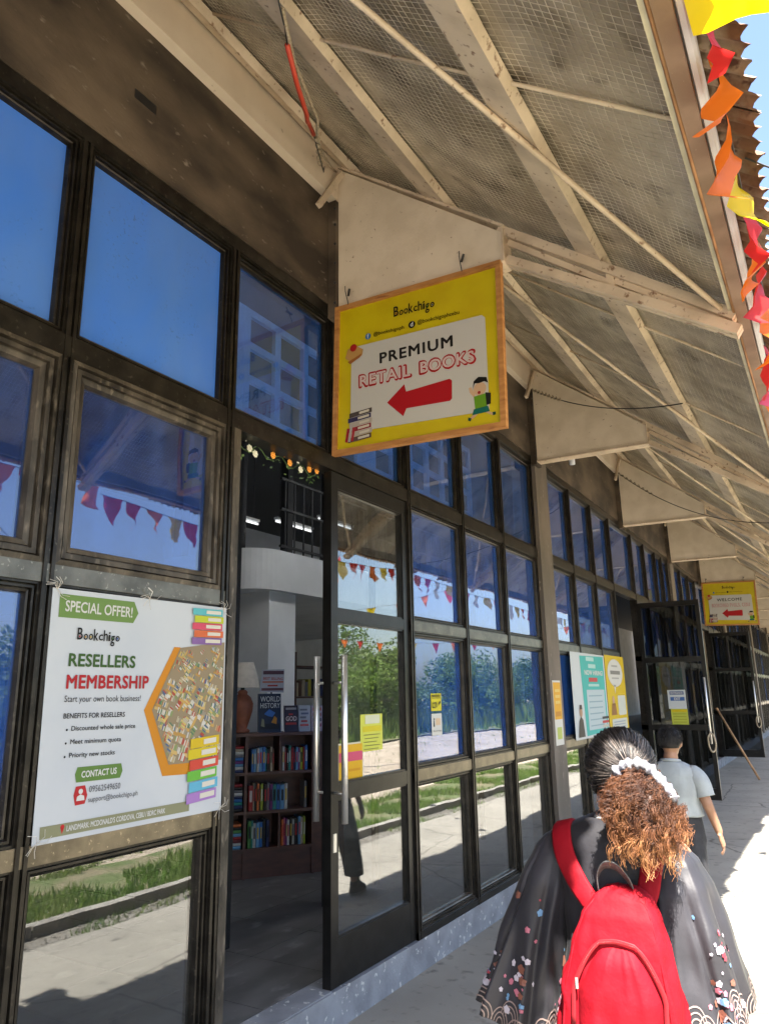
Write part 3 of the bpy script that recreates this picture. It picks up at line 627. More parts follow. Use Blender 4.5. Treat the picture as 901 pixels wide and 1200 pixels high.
# printed photograph of book bins: crates in rows, each crowded with spines
pl.poly([(2.50,2.010),(2.793,2.05),(2.795,1.49),(2.462,1.494),(2.349,1.733)],ink((168,150,120)),t,lay=2)
inside=lambda a,b: b<2.0+.12*(a-2.5) and b>1.497 and a<2.79 and a>(2.352+(b-1.733)*.54 if b>1.733 else 2.352+(1.733-b)*.46)
pal=[(238,232,220),(226,216,196),(214,204,176),(198,80,64),(96,136,110),(90,116,160),(236,212,120),(176,166,146),(240,236,228),(214,190,140),(150,170,110),(222,150,110)]
rr=random.Random(8)
for n_ in range(210):
    a0=rr.uniform(2.34,2.78); b0=rr.uniform(1.49,2.02); sc_=1.35-1.3*(b0-1.49); ang=rr.choice((-.35,-.3,-.4,.9,1.0)); ca,sa=math.cos(ang),math.sin(ang); k=rr.randint(4,9); hh=.024*sc_; lay=2.2+n_*.008
    if rr.random()<.35:
        q=[(a0+x*ca-y*sa,b0+x*sa+y*ca) for x,y in ((-.004,-.012*sc_),(k*.0062*sc_+.004,-.012*sc_),(k*.0062*sc_+.004,0),(-.004,0))]
        if all(inside(*p) for p in q): pl.poly(q,ink(rr.choice(((222,180,100),(206,160,84),(232,196,124)))),t,lay=lay+.004)
    tone=rr.sample(pal,4)
    for i in range(k):
        x0=i*.0062*sc_; h=hh*rr.uniform(.7,1.1)
        q=[(a0+x*ca-y*sa,b0+x*sa+y*ca) for x,y in ((x0,0),(x0+.0055*sc_,0),(x0+.0055*sc_,h),(x0,h))]
        if all(inside(*p) for p in q): pl.poly(q,ink(rr.choice(tone)),t,lay=lay)
book_stack(pl,t,2.575,1.312,2.772,1.600,[(190,140,220),(110,200,235),(120,205,70),(235,80,60),(238,214,30),(240,205,30)],lay=6,tilt=.25)
book_stack(pl,t,2.565,2.030,2.775,2.205,[(150,110,180),(240,120,70),(240,90,120),(215,225,60),(110,210,220)],lay=6,tilt=.15)
# tape tufts at corners
tp=MB()
for (y,z) in ((1.83,2.21),(2.78,2.21),(2.80,1.27),(1.84,1.27),(2.3,2.22)):
    for k in range(7):
        a=R.uniform(0,6.28); tp.tube([(.036,y,z),(.05,y+.03*math.cos(a),z+.03*math.sin(a)),(.045,y+.06*math.cos(a+.4),z+.05*math.sin(a+.4))],.0012,3)
tag(tp.build('tape_shred',mat('clear_tape',(.6,.56,.5),None,rough=.3),t),kind='stuff')
# ================================================================== small notices on the glass
def notice(name,label,y0,y1,z0,z1,x,c,cat='notice',mt=None):
    t=thing(name,label,cat,(x,(y0+y1)/2,z0)); MB().box(x,x+.0016,y0,y1,z0,z1).build('sheet',mt or ink(c),t)
    return t,Plane(lambda a,b:V((x+.0022,a,b)),(1,0,0))
t,pl=notice('notice','pale yellow notice on the door glass, upper of two',4.115,4.385,1.43,1.66,-.014,(236,240,96))
pl.rect(4.17,1.60,4.35,1.655,ink((240,244,214)),t); pl.rect(4.14,1.55,4.37,1.585,ink((240,224,30)),t)
for i in range(5): pl.text('NOTICE TO ALL CUSTOMERS'[i*2:i*2+16].strip() or 'x',(4.16,1.535-.022*i),(4.34,1.535-.022*i),(4.16,1.545-.022*i),ink((120,120,70)),t) if False else pl.rect(4.15+.01*(i%2),1.528-.022*i,4.35-.02*(i%3),1.533-.022*i,ink((150,150,70)),t,lay=2)
t,pl=notice('notice','orange and pink notice on the door glass beside the handle',3.86,4.145,1.272,1.495,-.0145,(244,240,214))
pl.rect(3.87,1.282,4.133,1.485,ink((252,196,10)),t); pl.rect(3.87,1.385,4.133,1.44,ink((236,90,130)),t,lay=2)
for i in range(6): pl.rect(3.98+.022*i,1.325,3.995+.022*i,1.34,ink((232,160,20)),t,lay=2)
t,pl=notice('sticker','small yellow CCTV sticker on the blue window',5.13,5.30,1.655,1.785,-.029,(240,226,20))
pl.text('NOTICE',(5.14,1.755),(5.285,1.755),(5.14,1.776),ink(BLK),t,bold=.03); pl.rect(5.137,1.748,5.29,1.751,ink(BLK),t)
pl.text('CCTV',(5.14,1.675),(5.225,1.675),(5.14,1.72),ink(BLK),t,bold=.02); pl.poly([(5.24,1.69),(5.255,1.72),(5.285,1.73),(5.28,1.712),(5.262,1.705)],ink(BLK),t,lay=2)
t,pl=notice('sticker','small white sticker under the CCTV sticker',5.13,5.30,1.475,1.635,-.029,(240,240,236))
pl.poly([(5.155,1.54),(5.162,1.585),(5.172,1.585),(5.178,1.54)],ink((60,60,60)),t); pl.disc(5.167,1.595,.008,ink((60,60,60)),t,n=10); pl.rect(5.195,1.55,5.27,1.60,ink((246,214,180)),t); pl.text('Bookchigo',(5.15,1.50),(5.285,1.50),(5.15,1.515),ink((90,90,90)),t)
t,pl=notice('notice','narrow orange and white notice taped on the brown column',7.72,7.98,1.24,1.90,.061,(240,240,236))
pl.rect(7.73,1.50,7.97,1.88,ink((252,188,20)),t); pl.rect(7.78,1.30,7.93,1.42,ink((206,220,110)),t); pl.text('SALE',(7.74,1.52),(7.96,1.52),(7.74,1.60),ink((220,140,10)),t,bold=.03) if False else pl.rect(7.76,1.53,7.94,1.58,ink((222,150,14)),t,lay=2)
for i in range(3): pl.rect(7.78,1.66+.06*i,7.93,1.69+.06*i,ink((254,220,120)),t,lay=2)
t,pl=notice('poster','teal and white poster with a suited person printed on it, on window',8.50,9.96,1.245,2.235,.032,(226,234,240),'poster')
pl.poly([(8.86,2.20),(9.90,2.215),(9.90,1.29),(8.94,1.27)],ink((72,202,196)),t)
pl.rect(9.05,1.33,9.84,1.80,ink((206,226,236)),t,lay=2); pl.rect(9.18,1.895,9.56,1.945,ink((214,70,70)),t,lay=2)
for i,(a,b,h) in enumerate(((9.12,9.46,.05),(9.20,9.52,.05))): pl.rect(a,2.145-.085*i,b,2.145-.085*i+h,ink((196,240,236)),t,lay=2)
pl.text('NOW HIRING!',(9.02,1.975),(9.84,1.975),(9.02,2.035),ink(WHT),t,bold=.03)
pl.rect(9.15,1.84,9.62,1.87,ink((196,240,236)),t,lay=2)
for i in range(6): pl.rect(9.12,1.37+.07*i,9.72,1.385+.07*i,ink((160,190,205)),t,lay=3)
pl.poly([(8.60,1.27),(8.86,1.27),(8.82,1.46),(8.74,1.50),(8.66,1.45)],ink((70,64,62)),t,lay=3); pl.disc(8.75,1.55,.06,ink((200,160,130)),t,lay=3); pl.poly([(8.70,1.58),(8.72,1.63),(8.79,1.63),(8.81,1.58)],ink((60,44,36)),t,lay=4)
for i in range(4): pl.rect(9.64,1.29+.05*i,9.94,1.32+.05*i,ink([(90,60,50),(220,214,200),(214,70,70),(60,60,66)][i]),t,lay=4)
t,pl=notice('poster','tall yellow poster with speech bubble next to the teal poster',9.985,11.0,1.245,2.25,.033,(240,206,24),'poster')
n=26; pl.poly([(10.48+.36*math.cos(6.2832*k/n)*(1.1),2.02+.185*math.sin(6.2832*k/n)) for k in range(n)],ink((240,240,236)),t); pl.poly([(10.36,1.86),(10.46,1.86),(10.40,1.74)],ink((240,240,236)),t)
pl.text("QUOTE",(10.22,2.0),(10.74,2.0),(10.22,2.06),ink((90,90,90)),t,bold=.02) if False else pl.rect(10.22,2.0,10.74,2.05,ink((150,150,146)),t,lay=2)
pl.rect(10.30,2.10,10.62,2.125,ink((190,190,186)),t,lay=2); pl.rect(10.28,1.94,10.66,1.96,ink((190,190,186)),t,lay=2)
pl.rect(10.50,1.46,10.92,1.72,ink((232,236,226)),t,r=.03); pl.rect(10.12,1.28,10.92,1.42,ink((232,236,226)),t,r=.03)
for i in range(3): pl.rect(10.2,1.305+.035*i,10.8,1.315+.035*i,ink((150,170,200)),t,lay=2)
pl.poly([(10.12,1.47),(10.40,1.47),(10.36,1.62),(10.18,1.62)],ink((170,120,70)),t,lay=2); pl.disc(10.27,1.66,.06,ink((220,180,150)),t,lay=2)
# sheet on the open far leaf (faces the camera, -Y)
yy=cols[2]+4.44-.030
t=thing('notice','blue and white EXIT notice over a yellow one on the open black door','notice',(.5,yy,1.3))
MB().box(.36,.62,yy-.0016,yy,1.50,1.78).build('sheet',ink((232,240,246)),t); MB().box(.385,.625,yy-.002,yy-.0004,1.26,1.50).build('sheet',ink((214,222,90)),t)
pl=Plane(lambda a,b:V((a,yy-.0024,b)),(0,-1,0))
pl.rect(.39,1.71,.595,1.76,ink((74,104,160)),t); pl.text('ENTRANCE',(.405,1.72),(.58,1.72),(.405,1.75),ink(WHT),t,bold=.02); pl.rect(.395,1.62,.60,1.675,ink((74,118,190)),t); pl.text('EXIT',(.45,1.628),(.54,1.628),(.45,1.668),ink(WHT),t,bold=.03)
for i in range(4): pl.rect(.41,1.30+.04*i,.60,1.312+.04*i,ink((180,186,60)),t)
pl.rect(.40,1.455,.615,1.49,ink((240,214,30)),t)
# ================================================================== sundries on wall and canopy
mb=MB().tube([(.10,7.72+.72,4.60),(.26,7.72+.72,4.60)],.02,8).tube([(.26,8.44,4.63),(.26,8.44,4.44)],.035,10)
single('drain_spout',mb,M['gutter'],'short white drain spout on the band under the second gusset','spout',smooth=True)
mb=MB().tube([(.10,11.72+.62,4.58),(.26,12.34,4.58)],.02,8).tube([(.26,12.34,4.61),(.26,12.34,4.44)],.035,10)
single('drain_spout',mb,M['gutter'],'short white drain spout on the band under the third gusset','spout',smooth=True)
# cord and red tube hanging near the first gusset
t=thing('rope_bundle','knotted rope with red tubing and black wire above the first gusset','rope',(.5,3.0,4.8))
rc=lambda x,y,o:rp(x,y,o)
MB().tube([rc(1.02,2.0,-.06),rc(.86,2.32,-.10),rc(.66,2.80,-.12),rc(.52,3.0,-.13),rc(.36,3.25,-.12),rc(.20,3.55,-.08),rc(.12,3.70,-.05)],.009,6).build('rope',M['rope'],t,True)
for i in range(5): MB().sphere(rc(.50-.06*i,3.03+.09*i,-.135),.019,n=8,m=5).build('knot',M['rope'],t,True)
MB().tube([rc(.92,2.19,-.10),rc(.83,2.42,-.15),rc(.72,2.66,-.17),rc(.63,2.78,-.16),rc(.56,2.86,-.13),rc(.52,2.97,-.14)],.013,8).build('tube',M['redtube'],t,True)
MB().tube([rc(1.06,1.9,-.05),rc(1.0,2.06,-.09),rc(.95,2.1,-.06),rc(.92,2.19,-.10)],.004,5).tube([rc(.52,2.97,-.14),rc(.30,3.4,-.17),rc(.2,3.5,-.11),rc(.12,3.66,-.22)],.004,5).build('wire',M['cable'],t,True)
def cable(label,a,b,sagd,coil):
    a=V(a);b=V(b); pts=[a.lerp(b,i/24)-V((0,0,sagd*4*(i/24)*(1-i/24))) for i in range(25)]
    t=thing('cable',label,'cable',tuple((a+b)/2)); MB().tube(pts,.0055,6).build('wire',M['cable'],t,True)
    m=MB(); m.tube([pts[0].lerp(pts[6],i/60)+V((0,.018*math.cos(i*.9),.018*math.sin(i*.9))) for i in range(61)],.007,5); m.build('coil',M['rope'],t,True)
cable('dark cable looping from the second gusset up to the canopy mesh',(.12,7.55,5.12),(1.88,6.0,4.02),.12,1)
cable('dark cable slung from the third gusset across the canopy',(.12,11.45,5.12),(2.40,9.6,3.66),.25,1)
# sticks leaning by the far door
mb=MB().tube([(.35,17.6,1.35),(1.02,17.2,.01)],.022,8); mb.tube([(.33,17.61,1.39),(.35,17.6,1.35)],.026,8)
single('wooden_stick',mb,mat('raw_wood',(.42,.24,.12),(.3,.17,.08),rough=.7,scale=9),'brown wooden stick leaning outward by the far doors','stick',smooth=True)
for hy,x in ((cols[2]+4.44,.93),(cols[3]+4.44,.90)):
    mb=MB(); mb.tube([(x+.05*math.sin(a*.35),hy-.13+.02*math.cos(a),1.02+.13*math.cos(a*.35)) for a in range(0,19)],.012,6)
    single('hose_loop',mb,M['rope'],'pale rope loop hanging from the handle of the %s open door'%('nearer' if x>.91 else 'farther'),'rope loop',smooth=True)
# ================================================================== flower garland in the doorway
t=thing('flower_garland','garland of white and orange artificial flowers across the top of the doorway','garland',(-.1,3.45,3.2))
vine=[V((-.1,2.90+.86*i/20,3.19+.03*math.sin(i*1.3))) for i in range(21)]
MB().tube(vine,.004,5).build('vine',mat('vine_green',(.05,.10,.02),None),t,True)
lf=MB()
for i in range(70):
    p=vine[R.randrange(21)]+V((R.uniform(-.03,.03),R.uniform(-.02,.02),R.uniform(-.06,.02))); a=R.uniform(0,6.28); d=V((.2*math.cos(a),math.sin(a),R.uniform(-.6,.3)))*.028; s_=V((R.uniform(-1,1),.4,R.uniform(-1,1)))*.010
    lf.add([p,p+d*.5+s_,p+d,p+d*.5-s_],[(0,1,2,3)])
tag(lf.build('leaf',mat('leaf_green',(.06,.13,.03),(.09,.16,.05)),t),kind='stuff')
FW=mat('petal_white',(.75,.76,.66),None); FO=mat('petal_orange',(.85,.38,.06),None)
for (y,z,m) in ((3.02,3.225,FW),(3.05,3.17,FW),(3.10,3.15,FW),(3.23,3.23,FO),(3.26,3.185,FO),(3.37,3.225,FO),(3.42,3.18,FO),(3.50,3.22,FW),(3.53,3.165,FW),(3.66,3.225,FO),(3.70,3.20,FO),(3.62,3.19,FO)):
    mb=MB(); c=V((-.07,y,z))
    for k in range(7):
        a=6.2832*k/7; d=V((.25,math.cos(a),math.sin(a))).normalized()*.026; s_=V((0,-math.sin(a),math.cos(a)))*.011
        mb.add([c,c+d*.6+s_,c+d,c+d*.6-s_,c+d*.6+V((.010,0,0))],[(0,1,4),(1,2,4),(2,3,4),(3,0,4)])
    mb.sphere(c+V((.006,0,0)),.009,n=7,m=4); mb.build('flower',m,t)
# ================================================================== inside the shop
M['floor_tile']=mat('floor_tile',(.085,.082,.08),(.14,.135,.13),rough=.35,scale=5,stretch=(1,.5,1),c3=(.26,.25,.24),s3=9,lo3=.62,hi3=.78)
M['grout']=mat('grout',(.34,.33,.31),None,rough=.9)
M['inwall']=mat('inner_wall',(.50,.52,.54),(.44,.46,.48),rough=.8,scale=2)
M['inwhite']=mat('inner_white',(.78,.78,.76),(.70,.70,.68),rough=.7,scale=2)
M['inceil']=mat('inner_ceiling',(.10,.10,.10),None,rough=.9)
fl=struct('shop_floor',MB().box(-9.5,-.142,-8,YEND,.10,.186),M['grout'])
tm=MB().box(-.2975,.2975,-.2975,.2975,-.02,.0045).mesh('floor_tile',M['floor_tile'])
for i in range(7):
    for j in range(9):
        inst('floor_tile',tm,fl,(-.47-.6*i,2.5+.6*j,.1855+R.uniform(-.0008,.0008)))
struct('shop_back_wall',MB().box(-9.7,-9.5,-8,YEND,.1,6.4),M['inwall'])
struct('shop_side_wall',MB().box(-9.5,-.25,-8.2,-8,.1,6.4),M['inwall'])
struct('shop_ceiling',MB().box(-9.5,-.25,-8,YEND,5.9,6.0),M['inceil'])
struct('shop_roof',MB().box(-9.7,.1,-8.2,YEND+.3,6.41,6.5),M['rust'])
# white column and rounded mezzanine edge
t=thing('mezzanine','white mezzanine slab with rounded corner on a square white column','mezzanine',(-3.6,7.8,.19))
MB().box(-3.95,-3.42,7.28,7.82,.187,3.10).build('column',M['inwhite'],t)
cor=[]
cx,cy,rr=-3.75,7.35,.45
pts=[(-9.4,6.9)]+[(cx+rr*math.sin(rad(a)),cy-rr*math.cos(rad(a))) for a in range(0,91,9)]+[(-3.3,14.5),(-9.4,14.5)]
MB().prism([(x,y,3.10) for x,y in pts],(0,0,.52)).build('slab',M['inwhite'],t)
# black steel stair railing on the mezzanine
t=thing('railing','black steel railing along the mezzanine edge inside the doorway','railing',(-3.4,9,3.62))
for i in range(34):
    y=7.5+.2*i; MB().tube([(-3.36,y,3.625),(-3.36,y,4.62)],.012,6).build('baluster',M['dark'],t)
for z in (3.70,4.62,4.2): MB().bar((-3.36,7.4,z),(-3.36,14.3,z),.04,.03).build('rail',M['dark'],t)
for i in range(6):
    y=7.0+1.15*i; MB().box(-4.9,-4.75,y,y+.14,3.63,5.89).build('post',M['dark'],t)
# fluorescent tubes seen inside, then unseen ones added to brighten the interior
M['tubelight_low']=mat('lit_tube_far',(.9,.9,.9),None,emit=(.95,.98,1,.4))
M['tubelight']=mat('lit_tube',(.9,.9,.9),None,emit=(.95,.98,1,14.))
ORD0=['first','second','third','fourth','fifth','sixth','seventh','eighth']
spots=[((-5,8.4,4.48),(-5,8.85,4.48)),((-5.0,9.3,4.62),(-5.0,10.3,4.62)),((-5,10.5,4.9),(-5,11.6,4.9))]+[((-.95,a,5.72),(-.95,a+1.2,5.72)) for a in (1.0,2.6,4.2,5.8,7.4,9.4,12,15)]
for i,(a,b) in enumerate(spots):
    t=thing('tube_light',('lit fluorescent tube under the shop ceiling, %s of three seen through the doorway'%('leftmost','middle','rightmost')[i]) if i<3 else 'lit fluorescent tube hung high behind the shop front, %s from the camera end'%ORD0[i-3],'light',a,'lit fluorescent tubes inside the shop')
    MB().tube([a,b],.014,8).build('tube',M['tubelight_low'] if i<3 else M['tubelight'],t); MB().bar(V(a)+V((0,0,.05)),V(b)+V((0,0,.05)),.08,.04).build('batten',M['inwhite'],t)
    MB().tube([V(a)+V((0,.1,.07)),V((a[0],a[1]+.1,5.89))],.006,5).tube([V(b)+V((0,-.1,.07)),V((b[0],b[1]-.1,5.89))],.006,5).build('rod',M['dark'],t)
# white lattice screens behind the blue upper panes
def lattice(label,x,y0,y1,z0,z1,cw,ch):
    t=thing('lattice_screen',label,'lattice',(x,(y0+y1)/2,z0))
    M.setdefault('lat',mat('lattice_white',(.88,.9,.92),None,rough=.6))
    n=round((y1-y0)/cw); m=round((z1-z0)/ch)
    for i in range(n+1): y=y0+(y1-y0)*i/n; MB().box(x-.02,x+.02,y-.035,y+.035,z0,z1).build('upright',M['lat'],t)
    for j in range(m+1): z=z0+(z1-z0)*j/m; MB().box(x-.018,x+.018,y0-.035,y1+.035,z-.03,z+.03).build('crossbar',M['lat'],t)
    MB().box(x-.018,x+.018,y0-.3,y0-.036,z0-.03,z1+.03).build('side_panel',M['lat'],t)
    for yy in (y0,y1): MB().bar((x-.021,yy,.187),(x-.021,yy,z0-.031),.06,.04,(1,0,0)).build('leg',M['dark'],t)
lattice('white lattice screen seen through the blue pane above the doorway',-1.0,4.02,5.16,3.93,4.78,.38,.28)
lattice('white lattice screen seen through the blue panes right of the sign',-1.0,5.9,8.2,3.93,4.78,.38,.28)
# ------------------------------------------------------------------ bookshelf and its books
A0=V((-2.17,5.5,0));DU=V((.6253,.7804,0));DN=V((.7804,-.6253,0))
def sp(u,w,z): return A0+DU*u-DN*w+V((0,0,z))      # u along, w depth into the shelf
def sbox(mb,u0,u1,w0,w1,z0,z1): return mb.obox(sp((u0+u1)/2,(w0+w1)/2,(z0+z1)/2),DU*(u1-u0)/2,DN*(w1-w0)/2,V((0,0,(z1-z0)/2)))
M['shelfwood']=mat('dark_red_wood',(.085,.030,.020),(.055,.020,.014),rough=.45,scale=8,stretch=(1,1,3))
t=thing('bookshelf','dark reddish brown wooden bookshelf just inside the doorway','bookshelf',tuple(sp(.3,.15,.19)))
for u in (-.42,.0,.64): sbox(MB(),u-.013,u+.013,0,.30,.19,1.42).build('side_panel',M['shelfwood'],t)
sbox(MB(),.31,.33,.004,.29,1.10,1.418).build('divider',M['shelfwood'],t); sbox(MB(),.31,.33,.004,.29,.44,.735).build('divider',M['shelfwood'],t)
for z in (.43,.748,1.088): 
    sbox(MB(),.0131,.6269,.002,.29,z-.012,z+.012).build('shelf_board',M['shelfwood'],t); sbox(MB(),-.4069,-.0131,.002,.29,z-.012,z+.012).build('shelf_board',M['shelfwood'],t)
sbox(MB(),-.45,.95,-.015,.31,1.421,1.45).build('top',M['shelfwood'],t)
sbox(MB(),-.4069,-.0131,.291,.298,.2,1.42).build('back_panel',M['shelfwood'],t); sbox(MB(),.0131,.6269,.291,.298,.2,1.42).build('back_panel',M['shelfwood'],t)
sbox(MB(),-.4069,-.0131,.02,.035,.19,.417).build('plinth',M['shelfwood'],t); sbox(MB(),.0131,.6269,.02,.035,.19,.417).build('plinth',M['shelfwood'],t)
sbox(MB(),.6531,.95,.02,.29,.19,1.42).build('cabinet',M['shelfwood'],t)
CN_={'white':(216,214,206),'cream':(206,190,160),'blue':(50,120,190),'light blue':(110,170,214),'teal':(40,150,140),'black':(28,28,32),'red':(170,36,40),'maroon':(110,30,40),'purple':(130,60,130),'green':(90,150,80),'orange':(226,120,60),'yellow':(214,200,60),'brown':(110,76,50),'grey':(130,130,134),'navy':(34,50,100),'lime':(180,196,60),'pink':(214,110,140)}
PG=ink((222,212,190),.8)
ORD=['first','second','third','fourth','fifth','sixth','seventh','eighth','ninth','tenth','eleventh','twelfth','thirteenth']
def upright(u,th,z,h,dep,cname,label,grp):
    w0=.035+R.uniform(0,.02)
    t=thing('book',label,'book',tuple(sp(u+th/2,w0+dep/2,z)),grp); lean=0
    mb=MB(); n=6
    prof=[(u,w0+dep)]+[(u+th/2-th/2*math.cos(math.pi*k/n),w0-.006*math.sin(math.pi*k/n)) for k in range(n+1)]+[(u+th,w0+dep),(u+th-.0025,w0+dep),(u+th-.0025,w0+.004),(u+.0025,w0+.004),(u+.0025,w0+dep)]
    mb.prism([sp(a,b,z) for a,b in prof],(0,0,h)); mb.build('cover',ink(CN_[cname],.35),t)
    sbox(MB(),u+.003,u+th-.003,w0+.005,w0+dep-.006,z+.004,z+h-.005).build('pages',PG,t)
    bc=R.choice([(230,226,214),(24,24,28),(214,180,60),(200,60,60)])
    mb=MB(); sbox(mb,u+th*.25,u+th*.75,w0-.0072,w0-.0062,z+h*.35,z+h*.8); mb.build('title',ink(bc),t)
    return t
def row(u,z,hts,names,rowname,place):
    for i,(nm_,th) in enumerate(names):
        h=hts*R.uniform(.88,1.0); 
        upright(u,th*.96,z,h,.16,nm_,'%s book, %s from left in the %s of the shelf'%(nm_,ORD[i],rowname),'upright books on the shelf'); u+=th
row(.055,1.1005,.225,[('blue',.022),('light blue',.026),('white',.024),('light blue',.03),('blue',.03),('teal',.012),('black',.03),('cream',.022),('brown',.02)],'top left compartment',0)
row(.345,1.1005,.225,[('white',.024),('maroon',.022),('black',.018),('teal',.024),('red',.026),('navy',.018),('light blue',.024),('purple',.02),('lime',.028),('red',.016),('blue',.03)],'top right compartment',0)
row(.035,.7605,.245,[('red',.044),('cream',.014),('black',.018),('orange',.024),('black',.012),('lime',.028),('black',.03),('grey',.026),('purple',.03),('teal',.036),('blue',.036),('light blue',.04),('white',.032),('blue',.03)][:13],'middle row',0)
upright(.565,.026,.7605,.235,.16,'grey','grey book standing alone at right end of the middle row','upright books on the shelf')
row(.035,.4425,.235,[('green',.034),('teal',.018),('white',.026),('light blue',.034),('blue',.026),('black',.034),('navy',.03)],'bottom left compartment',0)
row(.345,.4425,.245,[('orange',.024),('pink',.02),('purple',.014),('white',.024),('black',.026),('white',.02),('black',.034),('light blue',.024),('cream',.026),('lime',.02)],'bottom right compartment',0)
def lying(u0,u1,z,th,cname,label):
    t=thing('book',label,'book',tuple(sp((u0+u1)/2,.12,z)),'books lying in flat stacks')
    mb=MB(); n=6; w0=.02+R.uniform(0,.015)
    prof=[(w0+.2,z)]+[(w0-.006*math.sin(math.pi*k/n),z+th/2-th/2*math.cos(math.pi*k/n)) for k in range(n+1)]+[(w0+.2,z+th),(w0+.2,z+th-.0025),(w0+.004,z+th-.0025),(w0+.004,z+.0025),(w0+.2,z+.0025)]
    mb.prism([sp(u0,a,b) for a,b in prof],DU*(u1-u0)); mb.build('cover',ink(CN_[cname],.35),t)
    sbox(MB(),u0+.004,u1-.004,w0+.005,w0+.195,z+.003,z+th-.003).build('pages',PG,t)
for rn,z0,nms in (('top',1.1005,['navy','white','light blue','purple','blue','grey','white','cream','red']),('middle',.7605,['black','navy','teal','blue','navy','white','grey','black','red']),('bottom',.4425,['light blue','white','maroon','red','light blue','green','black','orange'])):
    z=z0
    for i,c in enumerate(nms):
        th=R.uniform(.022,.030); lying(-.20+R.uniform(-.01,.01),-.022+R.uniform(-.006,0),z,th,c,'%s book lying %s from bottom of the %s stack left of the shelf'%(c,ORD[i],rn)); z+=th+.001
# books and lamp on the top
def facing(label,u0,u1,z,h,th,c,w=.06):
    t=thing('book',label,'book',tuple(sp((u0+u1)/2,w,z)),'books displayed face out on the shelf top')
    lean=.10
    q=lambda u,d,v: sp(u,w+d+lean*v,z+v)
    mb=MB().add([q(u0,0,0),q(u1,0,0),q(u1,th,0),q(u0,th,0),q(u0,0,h),q(u1,0,h),q(u1,th,h),q(u0,th,h)],[(0,3,2,1),(4,5,6,7),(0,1,5,4),(1,2,6,5),(2,3,7,6),(3,0,4,7)])
    mb.build('cover',ink(c,.3),t)
    mb=MB().add([q(u1+.0005,.004,.004),q(u1+.0005,th-.004,.004),q(u1+.0005,th-.004,h-.004),q(u1+.0005,.004,h-.004)],[(0,1,2,3)]); mb.build('pages',PG,t)
    return t,Plane(lambda a,b:q(a,-.0004,b),DN)
t,pl=facing('large dark blue book titled WORLD HISTORY standing on the shelf top',.115,.335,1.451,.36,.04,(26,38,66))
pl.text('WORLD',(.135,.285),(.325,.285),(.135,.335),ink(WHT),t); pl.text('HISTORY',(.135,.225),(.325,.225),(.135,.272),ink(WHT),t)
pl.poly([(.17,.17),(.22,.215),(.28,.18),(.25,.14),(.21,.15)],ink((70,130,214)),t); pl.poly([(.24,.09),(.27,.15),(.295,.13),(.29,.075)],ink((214,150,50)),t,lay=2); pl.rect(.13,.03,.32,.08,ink((14,20,36)),t); pl.poly([(.14,.06),(.15,.13),(.17,.12),(.175,.05)],ink((150,150,120)),t,lay=2)
t,pl=facing('dark book with red and white title GOD standing on the shelf top',.365,.50,1.451,.245,.03,(58,34,36),.05)
pl.text('GOD',(.380,.10),(.488,.10),(.380,.145),ink((236,214,206)),t,bold=.03); pl.rect(.38,.205,.485,.225,ink((190,180,176)),t); pl.rect(.38,.065,.485,.085,ink((196,60,50)),t); pl.rect(.41,.155,.45,.17,ink((196,60,50)),t)
t,pl=facing('white paperback with red lettering standing on the shelf top',.508,.625,1.451,.245,.03,(206,208,214),.05)
for i in range(5): pl.rect(.52+.01*(i%2),.05+.036*i,.605-.012*(i%3),.068+.036*i,ink([(190,70,70),(190,70,70),(130,130,140),(110,120,150),(130,130,140)][i]),t)
t,pl=facing('pink and white paperback at the right end of shelf top',.635,.75,1.451,.24,.03,(214,196,206),.05)
for i in range(4): pl.rect(.65,.04+.05*i,.735,.07+.05*i,ink([(150,60,110),(90,90,110),(190,110,120),(210,90,70)][i]),t)
t=thing('sign_card','small white card with red BEST SELLING lettering above the history book','card',tuple(sp(.25,.12,1.83)))
q=lambda u,v,o=0: sp(u,.13+.03*v-o,1.83+v)
MB().add([q(.135,0),q(.37,-.01),q(.375,.215),q(.155,.21),q(.135,0,-.006),q(.37,-.01,-.006),q(.375,.215,-.006),q(.155,.21,-.006)],[(0,1,2,3),(7,6,5,4),(0,4,5,1),(1,5,6,2),(2,6,7,3),(3,7,4,0)]).build('panel',ink((200,206,220)),t)
MB().tube([sp(.25,.145,1.451),sp(.25,.14,1.83)],.008,6).build('stand',M['dark'],t)
pl=Plane(lambda a,b:q(a,b,.001),DN)
pl.text('BEST SELLING',(.165,.115),(.36,.11),(.167,.14),ink((190,60,50)),t,bold=.02); pl.rect(.16,.085,.365,.10,ink((206,110,80)),t); pl.rect(.21,.05,.31,.065,ink((190,60,50)),t); pl.rect(.165,.165,.37,.20,ink((96,60,76)),t); pl.rect(.15,.01,.365,.035,ink((110,70,80)),t)
t=thing('table_lamp','table lamp with cream shade and terracotta urn base on the shelf top','lamp',tuple(sp(-.02,.2,1.451)))
def lathe(mb,c,prof,n=20): return mb.loft([[V(c)+V((r*math.cos(6.2832*k/n),r*math.sin(6.2832*k/n),z)) for k in range(n)] for r,z in prof],True,True,True)
c=sp(-.02,.20,1.451)
lathe(MB(),c,[(.075,0),(.08,.02),(.05,.04),(.07,.10),(.10,.20),(.105,.27),(.08,.33),(.045,.36),(.05,.38),(.03,.40)]).build('base',mat('terracotta',(.30,.10,.05),(.22,.07,.035),rough=.6,scale=10),t,True)
lathe(MB(),c,[(.02,.40),(.02,.43)]).build('neck',M['dark'],t)
mb=MB(); n=24
mb.loft([[c+V((r*math.cos(6.2832*k/n),r*math.sin(6.2832*k/n),z)) for k in range(n)] for r,z in ((.165,.42),(.15,.50),(.10,.66),(.095,.66),(.145,.50),(.16,.42))]); mb.build('shade',mat('lamp_linen',(.58,.52,.44),(.5,.45,.38),rough=.9,scale=20),t,True)
